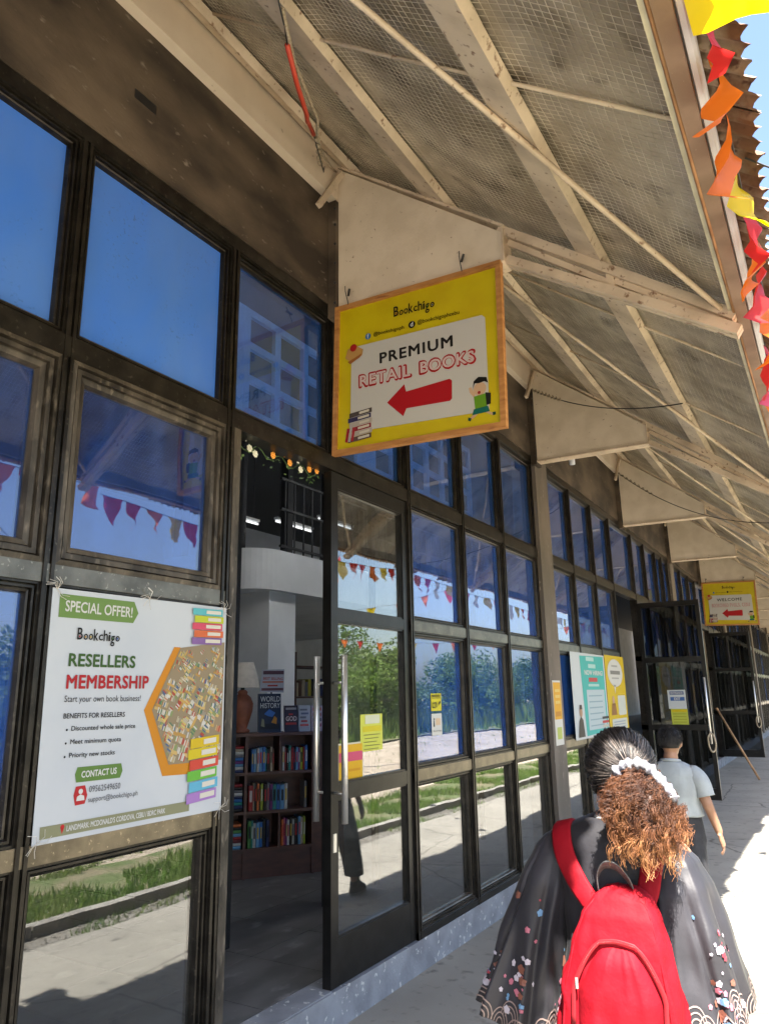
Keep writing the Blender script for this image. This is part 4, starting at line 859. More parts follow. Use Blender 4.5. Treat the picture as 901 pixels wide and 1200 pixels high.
# far shelf of books behind the column
t=thing('bookshelf','tall dark bookshelf standing behind the white column','bookshelf',(-5.2,10.5,.19))
for z in (.25,.75,1.25,1.75,2.25): MB().box(-5.4,-5.0,9.9,11.2,z,z+.03).build('shelf_board',M['shelfwood'],t)
for y in (9.9,11.23): MB().box(-5.41,-4.99,y-.03,y,.19,2.5).build('side_panel',M['shelfwood'],t)
for j,z in enumerate((1.28,1.78)):
    y=9.92
    for k in range(13):
        w_=R.uniform(.075,.095); c=R.choice(list(CN_))
        single('book',MB().prism([(-5.25,y,z+.002),(-5.03,y,z+.002),(-5.02,y+w_*.2,z+.002),(-5.02,y+w_*.7,z+.002),(-5.03,y+w_*.9,z+.002),(-5.25,y+w_*.9,z+.002)],(0,0,R.uniform(.22,.3))),ink(CN_[c],.4),'%s book, %s from left, %s row of the tall shelf behind column'%(c,ORD[k],('lower','upper')[j]),'book','books on the far shelf')
        y+=w_
# ================================================================== bunting along the eave and over the yard
FL={'red':mat('flag_red',(.62,.028,.024),None,rough=.35),'orange':mat('flag_orange',(.74,.17,.016),None,rough=.35),'yellow':mat('flag_yellow',(.72,.54,.0),None,rough=.35),'pink':mat('flag_pink',(.66,.08,.17),None,rough=.35),'white':mat('flag_white',(.8,.8,.78),None,rough=.35)}
for m in FL.values():      # thin plastic lets light through
    nt=m.node_tree; N=nt.nodes; b=N['Principled BSDF']; tl=N.new('ShaderNodeBsdfTranslucent'); tl.inputs[0].default_value=b.inputs['Base Color'].default_value
    mx=N.new('ShaderNodeMixShader'); mx.inputs[0].default_value=.5; nt.links.new(b.outputs[0],mx.inputs[1]); nt.links.new(tl.outputs[0],mx.inputs[2]); nt.links.new(mx.outputs[0],N['Material Output'].inputs[0])
def flag(parent,p,along,down,size,c,crump,seed):
    along=V(along).normalized(); dn=V(down).normalized(); sd=along.cross(dn).normalized(); n=6; mb=MB(); rings=[]
    for j in range(n+1):
        b=j/n; wdt=size*(1-b*.92); ring=[]
        for i in range(n+1):
            a=(i/n-.5)*wdt
            d=crump*(mnoise.noise(V((a*9+seed*3,b*3,seed)))*1.4+.6*math.sin(3*a/size*2+seed+b*3))*(.25+b)
            ring.append(V(p)+along*a*(1-crump*2*b)+dn*b*size*1.25+sd*d)
        rings.append(ring)
    mb.loft(rings,closed=False); return mb.build('flag',FL[c],parent,True)
def bunting(label,pts,spacing,size,crump,cs,seed,flags=None):
    rr=random.Random(seed); pts=[V(p) for p in pts]
    t=thing('bunting',label,'bunting',tuple(pts[0]),'strings of small plastic flags')
    MB().tube(pts,.0035,5).build('cord',M['cable'],t,True)
    L=[0]
    for a,b in zip(pts[:-1],pts[1:]): L.append(L[-1]+(b-a).length)
    s=spacing*.5; k=0
    while s<L[-1]:
        i=max(j for j in range(len(pts)-1) if L[j]<=s); f=(s-L[i])/(L[i+1]-L[i]); p=pts[i].lerp(pts[i+1],f); al=(pts[i+1]-pts[i])
        flag(t,p,al,(rr.uniform(-.25,.25)*crump*5,rr.uniform(-.5,.5)*crump*6,-1),size*rr.uniform(.85,1.1),cs[k%len(cs)],crump,seed+k*1.7); s+=spacing*rr.uniform(.85,1.15); k+=1
    return t
def catenary(a,b,d,n=24):
    a=V(a);b=V(b); return [a.lerp(b,i/n)-V((0,0,d*4*(i/n)*(1-i/n))) for i in range(n+1)]
bunting('string of crumpled red, orange and yellow flags tied close along the canopy eave',catenary((2.585,1.75,3.62),(2.60,4.0,3.60),.03),.25,.20,.07,['red','orange','orange','yellow','red','orange'],3)
bunting('string of twisted pink, red and yellow flags hanging under the eave beyond first truss',catenary((2.56,4.02,3.52),(2.44,9.0,3.50),.10),.24,.19,.06,['red','pink','orange','yellow','red','white','red','yellow'],11)
bunting('string of faded flags along the far part of the eave',catenary((2.44,9.1,3.5),(2.46,24,3.5),.12),.35,.2,.05,['yellow','orange','red','white'],17)
t=thing('pennant','big bright yellow pennant at the top right over the eave','pennant',(2.6,1.6,3.35))
A_,B_,C_,D_=V((2.545,1.42,3.44)),V((2.98,1.46,3.47)),V((2.95,1.77,3.36)),V((2.560,1.685,3.37))
MB().loft([[A_.lerp(B_,i/12).lerp(D_.lerp(C_,i/12),j/8)+V((0,.012*math.sin(i*.9),.012*math.sin(i*1.1+j*.6)))*(j/8) for i in range(13)] for j in range(9)],closed=False).build('flag',FL['yellow'],t,True)
MB().tube([(2.50,1.41,3.46),(2.545,1.42,3.441),(2.98,1.46,3.471),(3.4,1.5,3.55)],.003,5).build('cord',M['cable'],t)
pole_x=[(9.5,15.5),(8.5,9.0)]
M['pole']=mat('concrete_pole',(.36,.34,.31),(.27,.26,.24),rough=.9,scale=3)
for i,(px_,py_) in enumerate(pole_x):
    t=thing('utility_pole','%s concrete pole in the yard, mirrored in the glass'%('tall grey','short grey')[i],'pole',(px_,py_,-.06)); h=(7.5,3.9)[i]
    MB().tube([(px_,py_,-.1),(px_,py_,h)],[.13,.09],12).build('shaft',M['pole'],t,True); MB().bar((px_-.5,py_,h-.35),(px_+.5,py_,h-.35),.08,.08).build('crossarm',M['pole'],t)
cs=['red','orange','red','yellow','red','orange']
bunting('string of triangular flags slung from eave to the tall pole, mirrored in the door',catenary((2.62,7.8,3.62),(9.5,15.5,3.4),.35),.5,.18,.03,cs,21)
bunting('string of triangular flags slung from eave to the short pole, mirrored in the door',catenary((2.62,11.6,3.6),(8.5,9.0,3.6),.45),.5,.18,.03,cs,27)
bunting('string of triangular flags slung low near the camera, mirrored in the left windows',catenary((2.62,2.6,3.62),(8.5,9.0,3.5),.35),.5,.18,.03,cs,33)
bunting('string of triangular flags crossing to the far eave, mirrored in the windows',catenary((2.62,19.5,3.6),(9.5,15.5,3.5),.5),.5,.18,.03,cs,39)
# ================================================================== trees across the yard
M['bark']=mat('bark',(.13,.10,.07),(.08,.06,.045),rough=.95,scale=12,bump=.5)
LV=[mat('leaf_dark',(.055,.105,.016),(.09,.15,.026),rough=.5,scale=2,spec=.3),mat('leaf_mid',(.09,.16,.024),(.14,.21,.036),rough=.5,scale=2,spec=.3),mat('leaf_light',(.11,.18,.04),(.17,.23,.06),rough=.5,scale=2,spec=.3)]
for m in LV+[M['grass']]:
    nt=m.node_tree; N=nt.nodes; b=N['Principled BSDF']; tl=N.new('ShaderNodeBsdfTranslucent'); nt.links.new(b.inputs['Base Color'].links[0].from_socket,tl.inputs[0])
    mx=N.new('ShaderNodeMixShader'); mx.inputs[0].default_value=.4; nt.links.new(b.outputs[0],mx.inputs[1]); nt.links.new(tl.outputs[0],mx.inputs[2]); nt.links.new(mx.outputs[0],N['Material Output'].inputs[0])
def tree(x,y,h,r,label,seed,lm,n=2600,leaf=.2,low=.25,name='tree'):
    rr=random.Random(seed); t=thing(name,label,'tree',(x,y,-.06),'trees across the yard')
    tb=MB(); top=V((x+rr.uniform(-.4,.4),y+rr.uniform(-.4,.4),h*.72)); base=V((x,y,-.2))
    tb.tube([base.lerp(top,i/6)+V((.08*math.sin(i*2+seed),.08*math.cos(i*1.7),0)) for i in range(7)],[h*.028*(1-.12*i) for i in range(7)],8)
    clumps=[]
    for k in range(22):
        f=rr.uniform(low,.95); p0=base.lerp(top,min(f,.98)); a=rr.uniform(0,6.28); rad_=r*math.sqrt(rr.uniform(.1,1))*(1-.55*max(0,f-.55)/.45)
        p1=V((x+rad_*math.cos(a),y+rad_*math.sin(a),h*(low+.06)+(h*(1-low)-.4)*f*rr.uniform(.8,1.05)))
        tb.tube([p0,p0.lerp(p1,.5)+V((0,0,.2)),p1],[h*.012,h*.008,h*.003],5); clumps.append((p1,rr.uniform(.30,.5)*r))
    tb.build('trunk',M['bark'],t,True)
    cr=MB()
    for i in range(n):
        c,s=clumps[rr.randrange(len(clumps))]
        d=V((rr.gauss(0,1),rr.gauss(0,1),rr.gauss(0,.75))).normalized()*s*(rr.random()**.45)
        p=c+d; u=V((rr.uniform(-1,1),rr.uniform(-1,1),rr.uniform(-.6,.6))).normalized(); v=u.cross(V((rr.uniform(-1,1),rr.uniform(-1,1),rr.uniform(-.2,1)))).normalized(); L=leaf*rr.uniform(.6,1.2)
        cr.add([p-u*L*.5,p+v*L*.24,p+u*L*.5,p-v*L*.24],[(0,1,2,3)])
    cr.build('crown',lm,t)
spec=[(17,18,3.3,2.2,1),(18,24.5,4.0,2.7,0),(17,30.5,3.5,2.4,1),(19,36,4.4,2.9,2),(18,43,3.9,2.7,1),(20,50,4.8,3.2,1),(18,58,4.4,3.0,0),(18,12,3.4,2.4,2),(19,6.5,3.9,2.6,0),(24,29,5.6,3.4,0),(25,40,6.0,3.6,1),(18,0,4.2,2.8,1),(6,66,6.5,3.4,0),(1.5,70,7,3.8,1),(12,64,6,3.2,2)]
place=['behind the door glass notice','darkest of the mirrored row','rounded one in the mirrored row','tall one in the mirrored row','pale one in the mirrored row','large one deep in the mirrored row','far one closing the mirrored row','pale one near the short pole','dark one left of the short pole','tallest dark one standing behind the row','tallest mid green one standing behind the row','one level with the camera across the yard','dark one past the walkway end','broad one beyond the end of the shop','pale one at the far corner of the yard']
for i,(x,y,h,r,l) in enumerate(spec): tree(x,y,h,r,'%s leafy tree across the yard, %s'%(('dark green','mid green','pale green')[l],place[i]),40+i,LV[l],n=7500 if i<11 else 3000,low=.05,leaf=.26)
# tall reeds and undergrowth below the trees
ug=MB()
for i in range(9000):
    x=14.5+R.random()*5; y=R.uniform(4,62); h=R.uniform(.4,1.3)*(.5+.5*mnoise.noise(V((x*.3,y*.3,7)))+.4); a=R.uniform(0,6.28); b=V((math.cos(a),math.sin(a),0))*.045
    p=V((x,y,-.08)); ln=V((R.uniform(-.4,.4),R.uniform(-.4,.4),0))*h*.5
    ug.add([p-b,p+b,p+ln*.4+V((0,0,h*.6))+b*.8,p+ln+V((0,0,h))],[(0,1,2),(0,2,3)])
tag(struct('undergrowth',ug,LV[2],kind='stuff'),'tall weeds and reeds along the tree line','undergrowth')
# ================================================================== people
M['skin']=mat('skin',(.29,.15,.092),(.33,.18,.112),rough=.5,scale=20)
def fuse(mb,vox,smooth=6):
    me=mb.mesh('tmp',None); ob=bpy.data.objects.new('tmp',me); col.objects.link(ob)
    m=ob.modifiers.new('r','REMESH'); m.mode='VOXEL'; m.voxel_size=vox
    s=ob.modifiers.new('s','SMOOTH'); s.factor=.5; s.iterations=smooth
    out=bpy.data.meshes.new_from_object(ob.evaluated_get(_dg())); bpy.data.objects.remove(ob)
    r=MB(); r.v=[tuple(v.co) for v in out.vertices]; r.f=[tuple(p.vertices) for p in out.polygons]; bpy.data.meshes.remove(out); return r
def limb(mb,pts,rs,n=10):
    for p,r in zip(pts,rs): mb.sphere(p,r,n=n,m=6)
    mb.tube(pts,rs,n)
def hand(mb,wrist,dirv,palmn,side,s=1.):
    """palm and five curled fingers; side = towards the thumb"""
    d=V(dirv).normalized(); n=V(palmn).normalized(); sd=V(side).normalized(); w=V(wrist)
    mb.obox(w+d*.045*s,d*.045*s,sd*.038*s,n*.013*s)
    for i,L in enumerate((.070,.078,.072,.056)):
        b=w+d*.088*s+sd*(.028-.0185*i)*s
        mb.tube([b-d*.02*s,b+d*L*.40*s+n*.004*s,b+d*L*.70*s+n*.018*s,b+d*L*.88*s+n*.034*s],[.0088*s,.0085*s,.0078*s,.0068*s],7)
    b=w+d*.025*s+sd*.034*s
    mb.tube([b-sd*.012*s,b+sd*.018*s+d*.022*s+n*.006*s,b+sd*.024*s+d*.050*s+n*.014*s],[.011*s,.010*s,.008*s],7)
def head(mb,c,s=1.,fy=1):
    c=V(c)
    mb.sphere(c+V((0,0,.01*s)),.074*s,.094*s,.112*s,n=18,m=12); mb.sphere(c+V((0,.035*s*fy,-.055*s)),.052*s,.055*s,.062*s,n=14,m=9)
    mb.sphere(c+V((0,.097*s*fy,-.018*s)),.014*s,.020*s,.024*s,n=8,m=6)                   # nose
    mb.sphere(c+V((0,.085*s*fy,-.062*s)),.024*s,.010*s,.010*s,n=8,m=5)                    # mouth
    for sx in (-1,1):
        mb.sphere(c+V((sx*.079*s,-.004*s,-.005*s)),.012*s,.021*s,.033*s,n=9,m=7)             # ear
        mb.sphere(c+V((sx*.030*s,.088*s*fy,.030*s)),.024*s,.010*s,.008*s,n=8,m=5)             # brow
def eyes(parent,c,s=1.):
    c=V(c)
    for sx in (-1,1): MB().sphere(c+V((sx*.031*s,.082*s,.006*s)),.012*s,n=10,m=7).build('eye',ink((230,228,222)),parent,True); 
def ribbon(mb,pts,wv,th,smooth=None):
    """strap: list of points, width vectors, thickness"""
    pts=[V(p) for p in pts]; wv=[V(a) for a in wv]; rings=[]
    for i,p in enumerate(pts):
        t=(pts[min(i+1,len(pts)-1)]-pts[max(i-1,0)]).normalized(); n=t.cross(wv[i]).normalized()*th/2
        rings.append([p-wv[i]+n*.4,p-wv[i]*.8+n,p+wv[i]*.8+n,p+wv[i]+n*.4,p+wv[i]-n*.4,p+wv[i]*.8-n,p-wv[i]*.8-n,p-wv[i]-n*.4])
    mb.loft(rings,True,True,True); return mb
def spline(pts,k=8):
    pts=[V(p) for p in pts]; out=[]
    for i in range(len(pts)-1):
        p0=pts[max(i-1,0)];p1=pts[i];p2=pts[i+1];p3=pts[min(i+2,len(pts)-1)]
        for j in range(k):
            t=j/k; out.append(.5*((2*p1)+(p2-p0)*t+(2*p0-5*p1+4*p2-p3)*t*t+(3*p1-p0-3*p2+p3)*t**3))
    return out+[pts[-1]]
def interp(tab,z):
    for (z0,*a),(z1,*b) in zip(tab[:-1],tab[1:]):
        if (z0>=z>=z1) or (z0<=z<=z1):
            f=(z-z0)/(z1-z0); f=f*f*(3-2*f)*.5+f*.5; return [p+(q-p)*f for p,q in zip(a,b)]
    return list((tab[0] if abs(z-tab[0][0])<abs(z-tab[-1][0]) else tab[-1])[1:])
def garment(tab,z0,z1,rows,n,fold,seed,ex=2.4):
    """tab rows: z, cx, cy, rx, ry; fold(theta,z)->radial factor"""
    rings=[]
    for j in range(rows+1):
        z=z0+(z1-z0)*j/rows; cx,cy,rx,ry=interp(tab,z); ring=[]
        for k in range(n):
            th=6.2832*k/n; f=fold(th,z); c,s=math.cos(th),math.sin(th); e=2/ex
            ring.append(V((cx+rx*f*math.copysign(abs(c)**e,c),cy+ry*f*math.copysign(abs(s)**e,s),z+.004*mnoise.noise(V((th*2,z*9,seed))))))
        rings.append(ring)
    return rings
# ------------------------------------------------------------------ woman with the backpack
HX,HY,HZ=2.035,2.435,1.535
b=MB(); hc=V((HX,HY,HZ))
head(b,hc,1.0)
limb(b,[(HX-.005,HY-.02,HZ-.10),(2.005,2.42,1.36)],[.050,.058])
b.loft([[V((2.0+rx*math.cos(6.2832*k/20),2.43+ry*math.sin(6.2832*k/20),z)) for k in range(20)] for z,rx,ry in ((.84,.15,.10),(.92,.165,.11),(1.02,.13,.095),(1.15,.14,.10),(1.27,.16,.10),(1.345,.15,.075),(1.375,.08,.06))],True,True,True)
limb(b,[(1.835,2.43,1.325),(1.74,2.44,1.09),(1.665,2.50,.86)],[.050,.042,.030]); hand(b,(1.66,2.505,.845),(-.12,.12,-1),(1,0,-.1),(0,1,.1))
limb(b,[(2.17,2.43,1.305),(2.23,2.44,1.08),(2.235,2.56,.90)],[.050,.042,.030]); hand(b,(2.235,2.57,.885),(0,.35,-1),(-1,0,0),(0,1,.3))
for sx,fy in ((-.085,.16),(.085,-.14)):
    limb(b,[(2.0+sx,2.43,.86),(2.0+sx*1.05,2.43+fy*.55+.03,.47),(2.0+sx,2.43+fy*1.1,.09)],[.085,.060,.038])
    limb(b,[(2.0+sx,2.43+fy*1.1-.03,.05),(2.0+sx,2.43+fy*1.1+.14,.035)],[.04,.032])
woman=single('person',fuse(b,.0072,5),M['skin'],'person in black flowered kimono jacket walking away with red backpack, brown curly ponytail','person',smooth=True)
eyes(woman,hc)
M['kimono']=mat('kimono_satin',(.024,.023,.027),(.036,.034,.040),rough=.50,scale=5,spec=.32,bump=.25,bscale=18,detail=3)
nt=M['kimono'].node_tree; bs=nt.nodes['Principled BSDF']; bs.inputs['Sheen Weight'].default_value=.08; bs.inputs['Sheen Roughness'].default_value=.35
jt=[(1.425,2.02,2.425,.062,.056),(1.412,2.012,2.422,.085,.066),(1.392,2.005,2.42,.130,.080),(1.366,2.0,2.42,.175,.094),(1.335,2.0,2.42,.198,.106),(1.28,2.0,2.42,.192,.118),(1.20,2.0,2.42,.180,.126),(1.10,2.0,2.42,.176,.130),(.98,2.0,2.42,.186,.138),(.80,2.0,2.42,.215,.155),(.58,2.0,2.42,.25,.18)]
def ridge(x): x=(x%1.0); return (1-abs(2*x-1))**2.2
def jf(th,z):
    d=max(0,1.36-z); wob=.5*mnoise.noise(V((math.cos(th)*1.5,math.sin(th)*1.5,z*2.2)))
    return 1+d*(.16*ridge(th*.95+wob+.3*z)+.10*ridge(th*1.9+wob*1.6+.2)-.08)+.10*mnoise.noise(V((math.cos(th)*2.6+z,math.sin(th)*2.6,z*4.2)))*min(1,d*3+.15)
rg=garment(jt,1.425,.58,46,64,jf,1)
jk=MB().loft(rg).build('kimono_jacket',M['kimono'],woman,True)
sm=jk.modifiers.new('thickness','SOLIDIFY'); sm.thickness=.004; sm.offset=-1
# collar band
cl=MB(); cl.tube(spline([(2.055,2.365,1.405),(2.02,2.358,1.412),(1.975,2.368,1.410),(1.950,2.40,1.402),(1.955,2.46,1.385),(1.985,2.52,1.34),(2.0,2.56,1.27)]),.011,8); cl.tube(spline([(2.055,2.365,1.405),(2.085,2.40,1.400),(2.085,2.46,1.38),(2.05,2.53,1.33),(2.01,2.565,1.26)]),.011,8)
cl.build('collar',mat('collar_check',(.55,.55,.55),(.12,.12,.13),rough=.6,scale=60),woman,True)
def make_sleeve(S,E,aw,seed,outer,creases=()):
    S=V(S);E=V(E); d=(E-S).normalized(); bvec=V((0,1,0)); a=bvec.cross(d).normalized()
    if a.x*outer<0: a=-a
    L=(E-S).length
    def f(th,t):
        ra=interp([(0,.012,.018),(.05,.046,.058),(.12,.066,.085),(.28,.088,.115),(.6,.108,.145),(1,aw,.178)],t)
        wob=.45*mnoise.noise(V((math.cos(th)*1.4+seed,math.sin(th)*1.4,t*1.6))); fd=1+t*(.15*ridge(th*.8+wob+seed)+.11*ridge(th*1.75+wob*1.5+t*.4)-.08)+.06*mnoise.noise(V((math.cos(th)*2.2+seed,math.sin(th)*2.2+t,t*4.5)))*min(1,t*2)
        for (c0,wd_,am_,dr) in creases:      # hanging folds
            dd=((th-c0-dr*t+math.pi)%6.2832-math.pi)/wd_; fd+=am_*min(1,t*1.6)*math.exp(-dd*dd)
        e=2/2.3; c,s=math.cos(th),math.sin(th)
        sagv=V((0,0,-.03*t*t*(1-c)*.5))
        return S+d*(L*t)+a*ra[0]*fd*math.copysign(abs(c)**e,c)+bvec*ra[1]*fd*math.copysign(abs(s)**e,s)+sagv
    mb=MB().loft([[f(6.2832*k/120,j/36) for k in range(120)] for j in range(37)],True,True,False)
    o=mb.build('sleeve',M['kimono'],woman,True); s_=o.modifiers.new('thickness','SOLIDIFY'); s_.thickness=.003; s_.offset=-1
    def surf(th,t,off=.0022):
        p=f(th,t); u=f(th+.02,t)-p; v=f(th,min(t+.02,1.05))-p; n=u.cross(v).normalized()
        c=S+d*(L*t)
        if n.dot(p-c)<0: n=-n
        return p+n*off
    return o,surf,L
WAVE=mat('print_wave',(.26,.19,.17),None,rough=.5); PK=[mat('print_pink',(.42,.13,.18),None,rough=.5),mat('print_white',(.46,.42,.48),None,rough=.5),mat('print_blue',(.12,.24,.40),None,rough=.5),mat('print_crimson',(.30,.03,.05),None,rough=.5),mat('print_rust',(.20,.075,.05),None,rough=.5)]
def prints(parent,surf,L,seed,dens,thr):
    rr=random.Random(seed); rho=.15
    wv=MB(); rowsn=((.985,.036),(.930,.036),(.880,.032))
    for ri,(t0,rw) in enumerate(rowsn):
        n=18
        for i in range(n):
            th0=6.2832*(i+.5*(ri%2))/n
            if ri==2 and mnoise.noise(V((math.cos(th0)*2,math.sin(th0)*2,seed)))<.2: continue
            if ri==1 and mnoise.noise(V((math.cos(th0)*2,math.sin(th0)*2,seed)))<0: continue
            for q in (1.,.72,.44):
                pr=[]
                for k in range(13):
                    an=math.pi*k/12; row_=[]
                    for e in (q*rw,q*rw-.0030): row_.append(surf(th0+math.cos(an)*e/rho*.78,min(1,t0-math.sin(an)*e*1.25/L+.012)))
                    pr.append(row_)
                wv.loft(pr,closed=False)
    tag(wv.build('wave_print',WAVE,parent),kind='stuff')
    for m_i,(cnt,s0,s1) in enumerate(((14,.003,.009),(14,.003,.011),(6,.004,.011),(7,.003,.008),(6,.006,.014))):
        mb=MB()
        for i in range(int(cnt*dens)):
            cth=rr.choice(thr); th=cth[0]+rr.gauss(0,.13); t=min(.97,max(.28,cth[1]+rr.gauss(0,.055) if rr.random()<.8 else rr.uniform(.35,.9))); s=rr.uniform(s0,s1)
            pts=[]
            for k in range(20):
                an=6.2832*k/20; e=s*(.90+.13*math.cos(5*an)); pts.append(surf(th+math.cos(an)*e/rho,t+math.sin(an)*e/L,.0028+.0005*m_i))
            mb.add([surf(th,t,.0032+.0005*m_i)]+pts,[(0,1+k,1+(k+1)%20) for k in range(20)])
        if mb.v: tag(mb.build('flower_print',PK[m_i],parent),kind='stuff')
oL,sL,LL=make_sleeve((1.838,2.42,1.362),(1.685,2.425,.845),.132,1.3,-1,((4.15,.22,.08,.25),(4.62,.10,-.10,-.3),(5.25,.09,-.17,.2),(5.6,.2,.08,.1),(3.6,.16,-.09,-.2)))
prints(oL,sL,LL,5,1.5,((4.55,.74),(4.75,.80),(5.45,.90),(5.6,.82),(3.5,.85)))
oR,sR,LR=make_sleeve((2.160,2.42,1.345),(2.215,2.43,.925),.118,4.1,1,((4.0,.10,-.16,-.2),(4.35,.22,.08,.2),(4.95,.10,-.11,.3),(5.5,.2,.07,-.1),(5.9,.12,-.10,.1)))
prints(oR,sR,LR,9,1.6,((4.1,.80),(4.3,.70),(5.3,.86),(5.6,.6)))
for nm_,(t0,dt,dth),mi in (('print_white',(.86,.10,.30),1),('print_blue',(.80,.05,.14),2),('print_rust',(.74,.07,.22),4)):
    mb=MB(); P0=[(-1,1),(-.35,.1),(-.1,-.8),(.15,-.9),(.45,0),(1,1),(.4,.75),(0,1),(-.5,.7)]
    q=[sR(4.25+a*dth,t0+b*dt,.0040+.0006*mi) for a,b in P0]; c_=sR(4.25,t0+.3*dt,.0044+.0006*mi); mb.add([c_]+q,[(0,1+k,1+(k+1)%9) for k in range(9)]); mb.build('mountain_print',PK[mi],oR)
# big blossom clusters on the back panels either side of the bag
def jsurf(th,z,off=.004):
    cx,cy,rx,ry=interp(jt,z); f=jf(th,z); c,s=math.cos(th),math.sin(th); e=2/2.4
    return V((cx+(rx*f+off)*math.copysign(abs(c)**e,c),cy+(ry*f+off)*math.copysign(abs(s)**e,s),z))
rr=random.Random(3)
for m_i in range(5):
    mb=MB()
    for i in range(18):
        th=rr.choice((4.0,5.55,5.8,3.75))+rr.gauss(0,.12); z=rr.gauss(.92,.07); s=rr.uniform(.004,.016)
        pts=[jsurf(th+math.cos(6.2832*k/20)*s*(.90+.13*math.cos(6.2832*k/4))/.2,z+math.sin(6.2832*k/20)*s*(.90+.13*math.cos(6.2832*k/4)),.004+.0005*m_i) for k in range(20)]
        mb.add([jsurf(th,z,.0042+.0005*m_i)]+pts,[(0,1+k,1+(k+1)%20) for k in range(20)])
    tag(mb.build('flower_print',PK[m_i],jk),kind='stuff')
tw=MB()
M['trouser']=mat('black_cotton',(.018,.018,.021),(.028,.028,.032),rough=.8,scale=20,bump=.15)
for sx,fy in ((-.085,.16),(.085,-.14)):
    tw.loft([[V((2.0+sx*(1+.05*j)+r_*math.cos(6.2832*k/16),2.43+fy*f_+r_*1.05*math.sin(6.2832*k/16),z)) for k in range(16)] for j,(z,r_,f_) in enumerate(((.92,.10,0),(.72,.105,.25),(.5,.095,.6),(.3,.09,.85),(.13,.085,1.05)))],True,True,False)
tw.build('trousers',M['trouser'],woman,True)
for sx,fy in ((-.085,.16),(.085,-.14)):
    sh=MB(); y=2.43+fy*1.1
    sh.loft([[V((2.0+sx+rx*math.cos(6.2832*k/14),y+dy+ry*math.sin(6.2832*k/14),z)) for k in range(14)] for z,rx,ry,dy in ((.0,.045,.125,.05),(.03,.047,.128,.05),(.06,.043,.11,.04),(.10,.038,.06,0))],True,True,True); sh.build('shoe',ink((40,38,40)),woman,True)
# ---- hair
M['hair_black']=mat('hair_black',(.012,.010,.010),(.050,.042,.037),rough=.42,scale=22,spec=.6)  # lighter second tone paints a sheen into the black
def curlmat(name,top,mid,low):      # colour runs from dark roots to sun-bleached ends
    m=mat(name,mid,None,rough=.5); nt=m.node_tree; N=nt.nodes; tc=N.new('ShaderNodeTexCoord'); sx=N.new('ShaderNodeSeparateXYZ'); nt.links.new(tc.outputs['Generated'],sx.inputs[0])
    nz=N.new('ShaderNodeTexNoise'); nz.inputs['Scale'].default_value=5; nt.links.new(tc.outputs['Generated'],nz.inputs['Vector']); ad=N.new('ShaderNodeMath'); ad.operation='MULTIPLY_ADD'; nt.links.new(nz.outputs['Fac'],ad.inputs[0]); ad.inputs[1].default_value=.7; nt.links.new(sx.outputs[2],ad.inputs[2])
    cr=N.new('ShaderNodeValToRGB'); e=cr.color_ramp.elements; e[0].position=.45; e[0].color=(*low,1); e[1].position=1.25 if False else 1.0; e[1].color=(*top,1); k=e.new(.72); k.color=(*mid,1)
    nt.links.new(ad.outputs[0],cr.inputs[0]); nt.links.new(cr.outputs[0],N['Principled BSDF'].inputs['Base Color']); return m
HB=[curlmat('curl_dark',(.045,.018,.010),(.075,.028,.014),(.12,.045,.02)),curlmat('curl_auburn',(.06,.022,.011),(.20,.074,.028),(.33,.140,.052)),curlmat('curl_gold',(.13,.048,.019),(.34,.145,.056),(.50,.25,.10))]
K=V((2.088,2.318,1.548))
er=V((.100,.118,.112)); ec=V((HX,HY-.012,HZ+.018))
def cap(dv,f=1.): return ec+V((dv.x*er.x,dv.y*er.y,dv.z*er.z))*f
mb=MB(); rings=[]
for i in range(15):
    ph=math.pi*(i+.02)/14.04
    ring=[]
    for k in range(28):
        th=6.2832*k/28; dv=V((math.sin(ph)*math.cos(th),math.sin(ph)*math.sin(th),math.cos(ph)))
        p=cap(dv,.985)
        if dv.z<-.1 and dv.y>-.15: p=p.lerp(ec,.35+.3*min(1,dv.y+.15))     # leave the face free
        if dv.y>.62: p=p.lerp(ec,.22)
        ring.append(p)
    rings.append(ring)
mb.loft(rings,True,True,True); hr=mb.build('hair',M['hair_black'],woman,True)
rr=random.Random(12)
kd=V(((K.x-ec.x)/er.x,(K.y-ec.y)/er.y,(K.z-ec.z)/er.z)).normalized()
def strandtube(mb,pts,r):
    rings=[];n=len(pts)
    for i in range(n):
        t=(pts[min(i+1,n-1)]-pts[max(i-1,0)]); t=t.normalized() if t.length>1e-7 else V((0,0,1)); a=t.orthogonal().normalized(); c=t.cross(a); w_=r*(1-.5*i/n)
        rings.append([pts[i]+a*w_,pts[i]-a*w_*.5+c*w_*.86,pts[i]-a*w_*.5-c*w_*.86])
    mb.loft(rings)
sb=MB(); sb2=MB()
for i in range(3000):
    th=rr.uniform(0,6.2832); el=rr.uniform(-.75,1.0)
    dv=V((math.cos(th)*math.sqrt(max(0,1-el*el)),math.sin(th)*math.sqrt(max(0,1-el*el)),el))
    if dv.y>.55 and dv.z<.35: continue
    if dv.z<-.1 and dv.y>-.2: continue
    pts=[]; w1=rr.uniform(0,6); am=rr.uniform(.0,.034); lift=rr.uniform(.985,1.07)
    for k in range(12):
        t=k/11*.97; q=dv.lerp(kd,t).normalized(); nn=mnoise.noise(V((q.x*4,q.y*4,q.z*4)))
        pts.append(cap(q,lift+.03*nn*(1-t)+am*math.sin(t*9+w1)))
    strandtube(*((sb,pts,.0011) if rr.random()<.68 else (sb2,pts,.0014)))
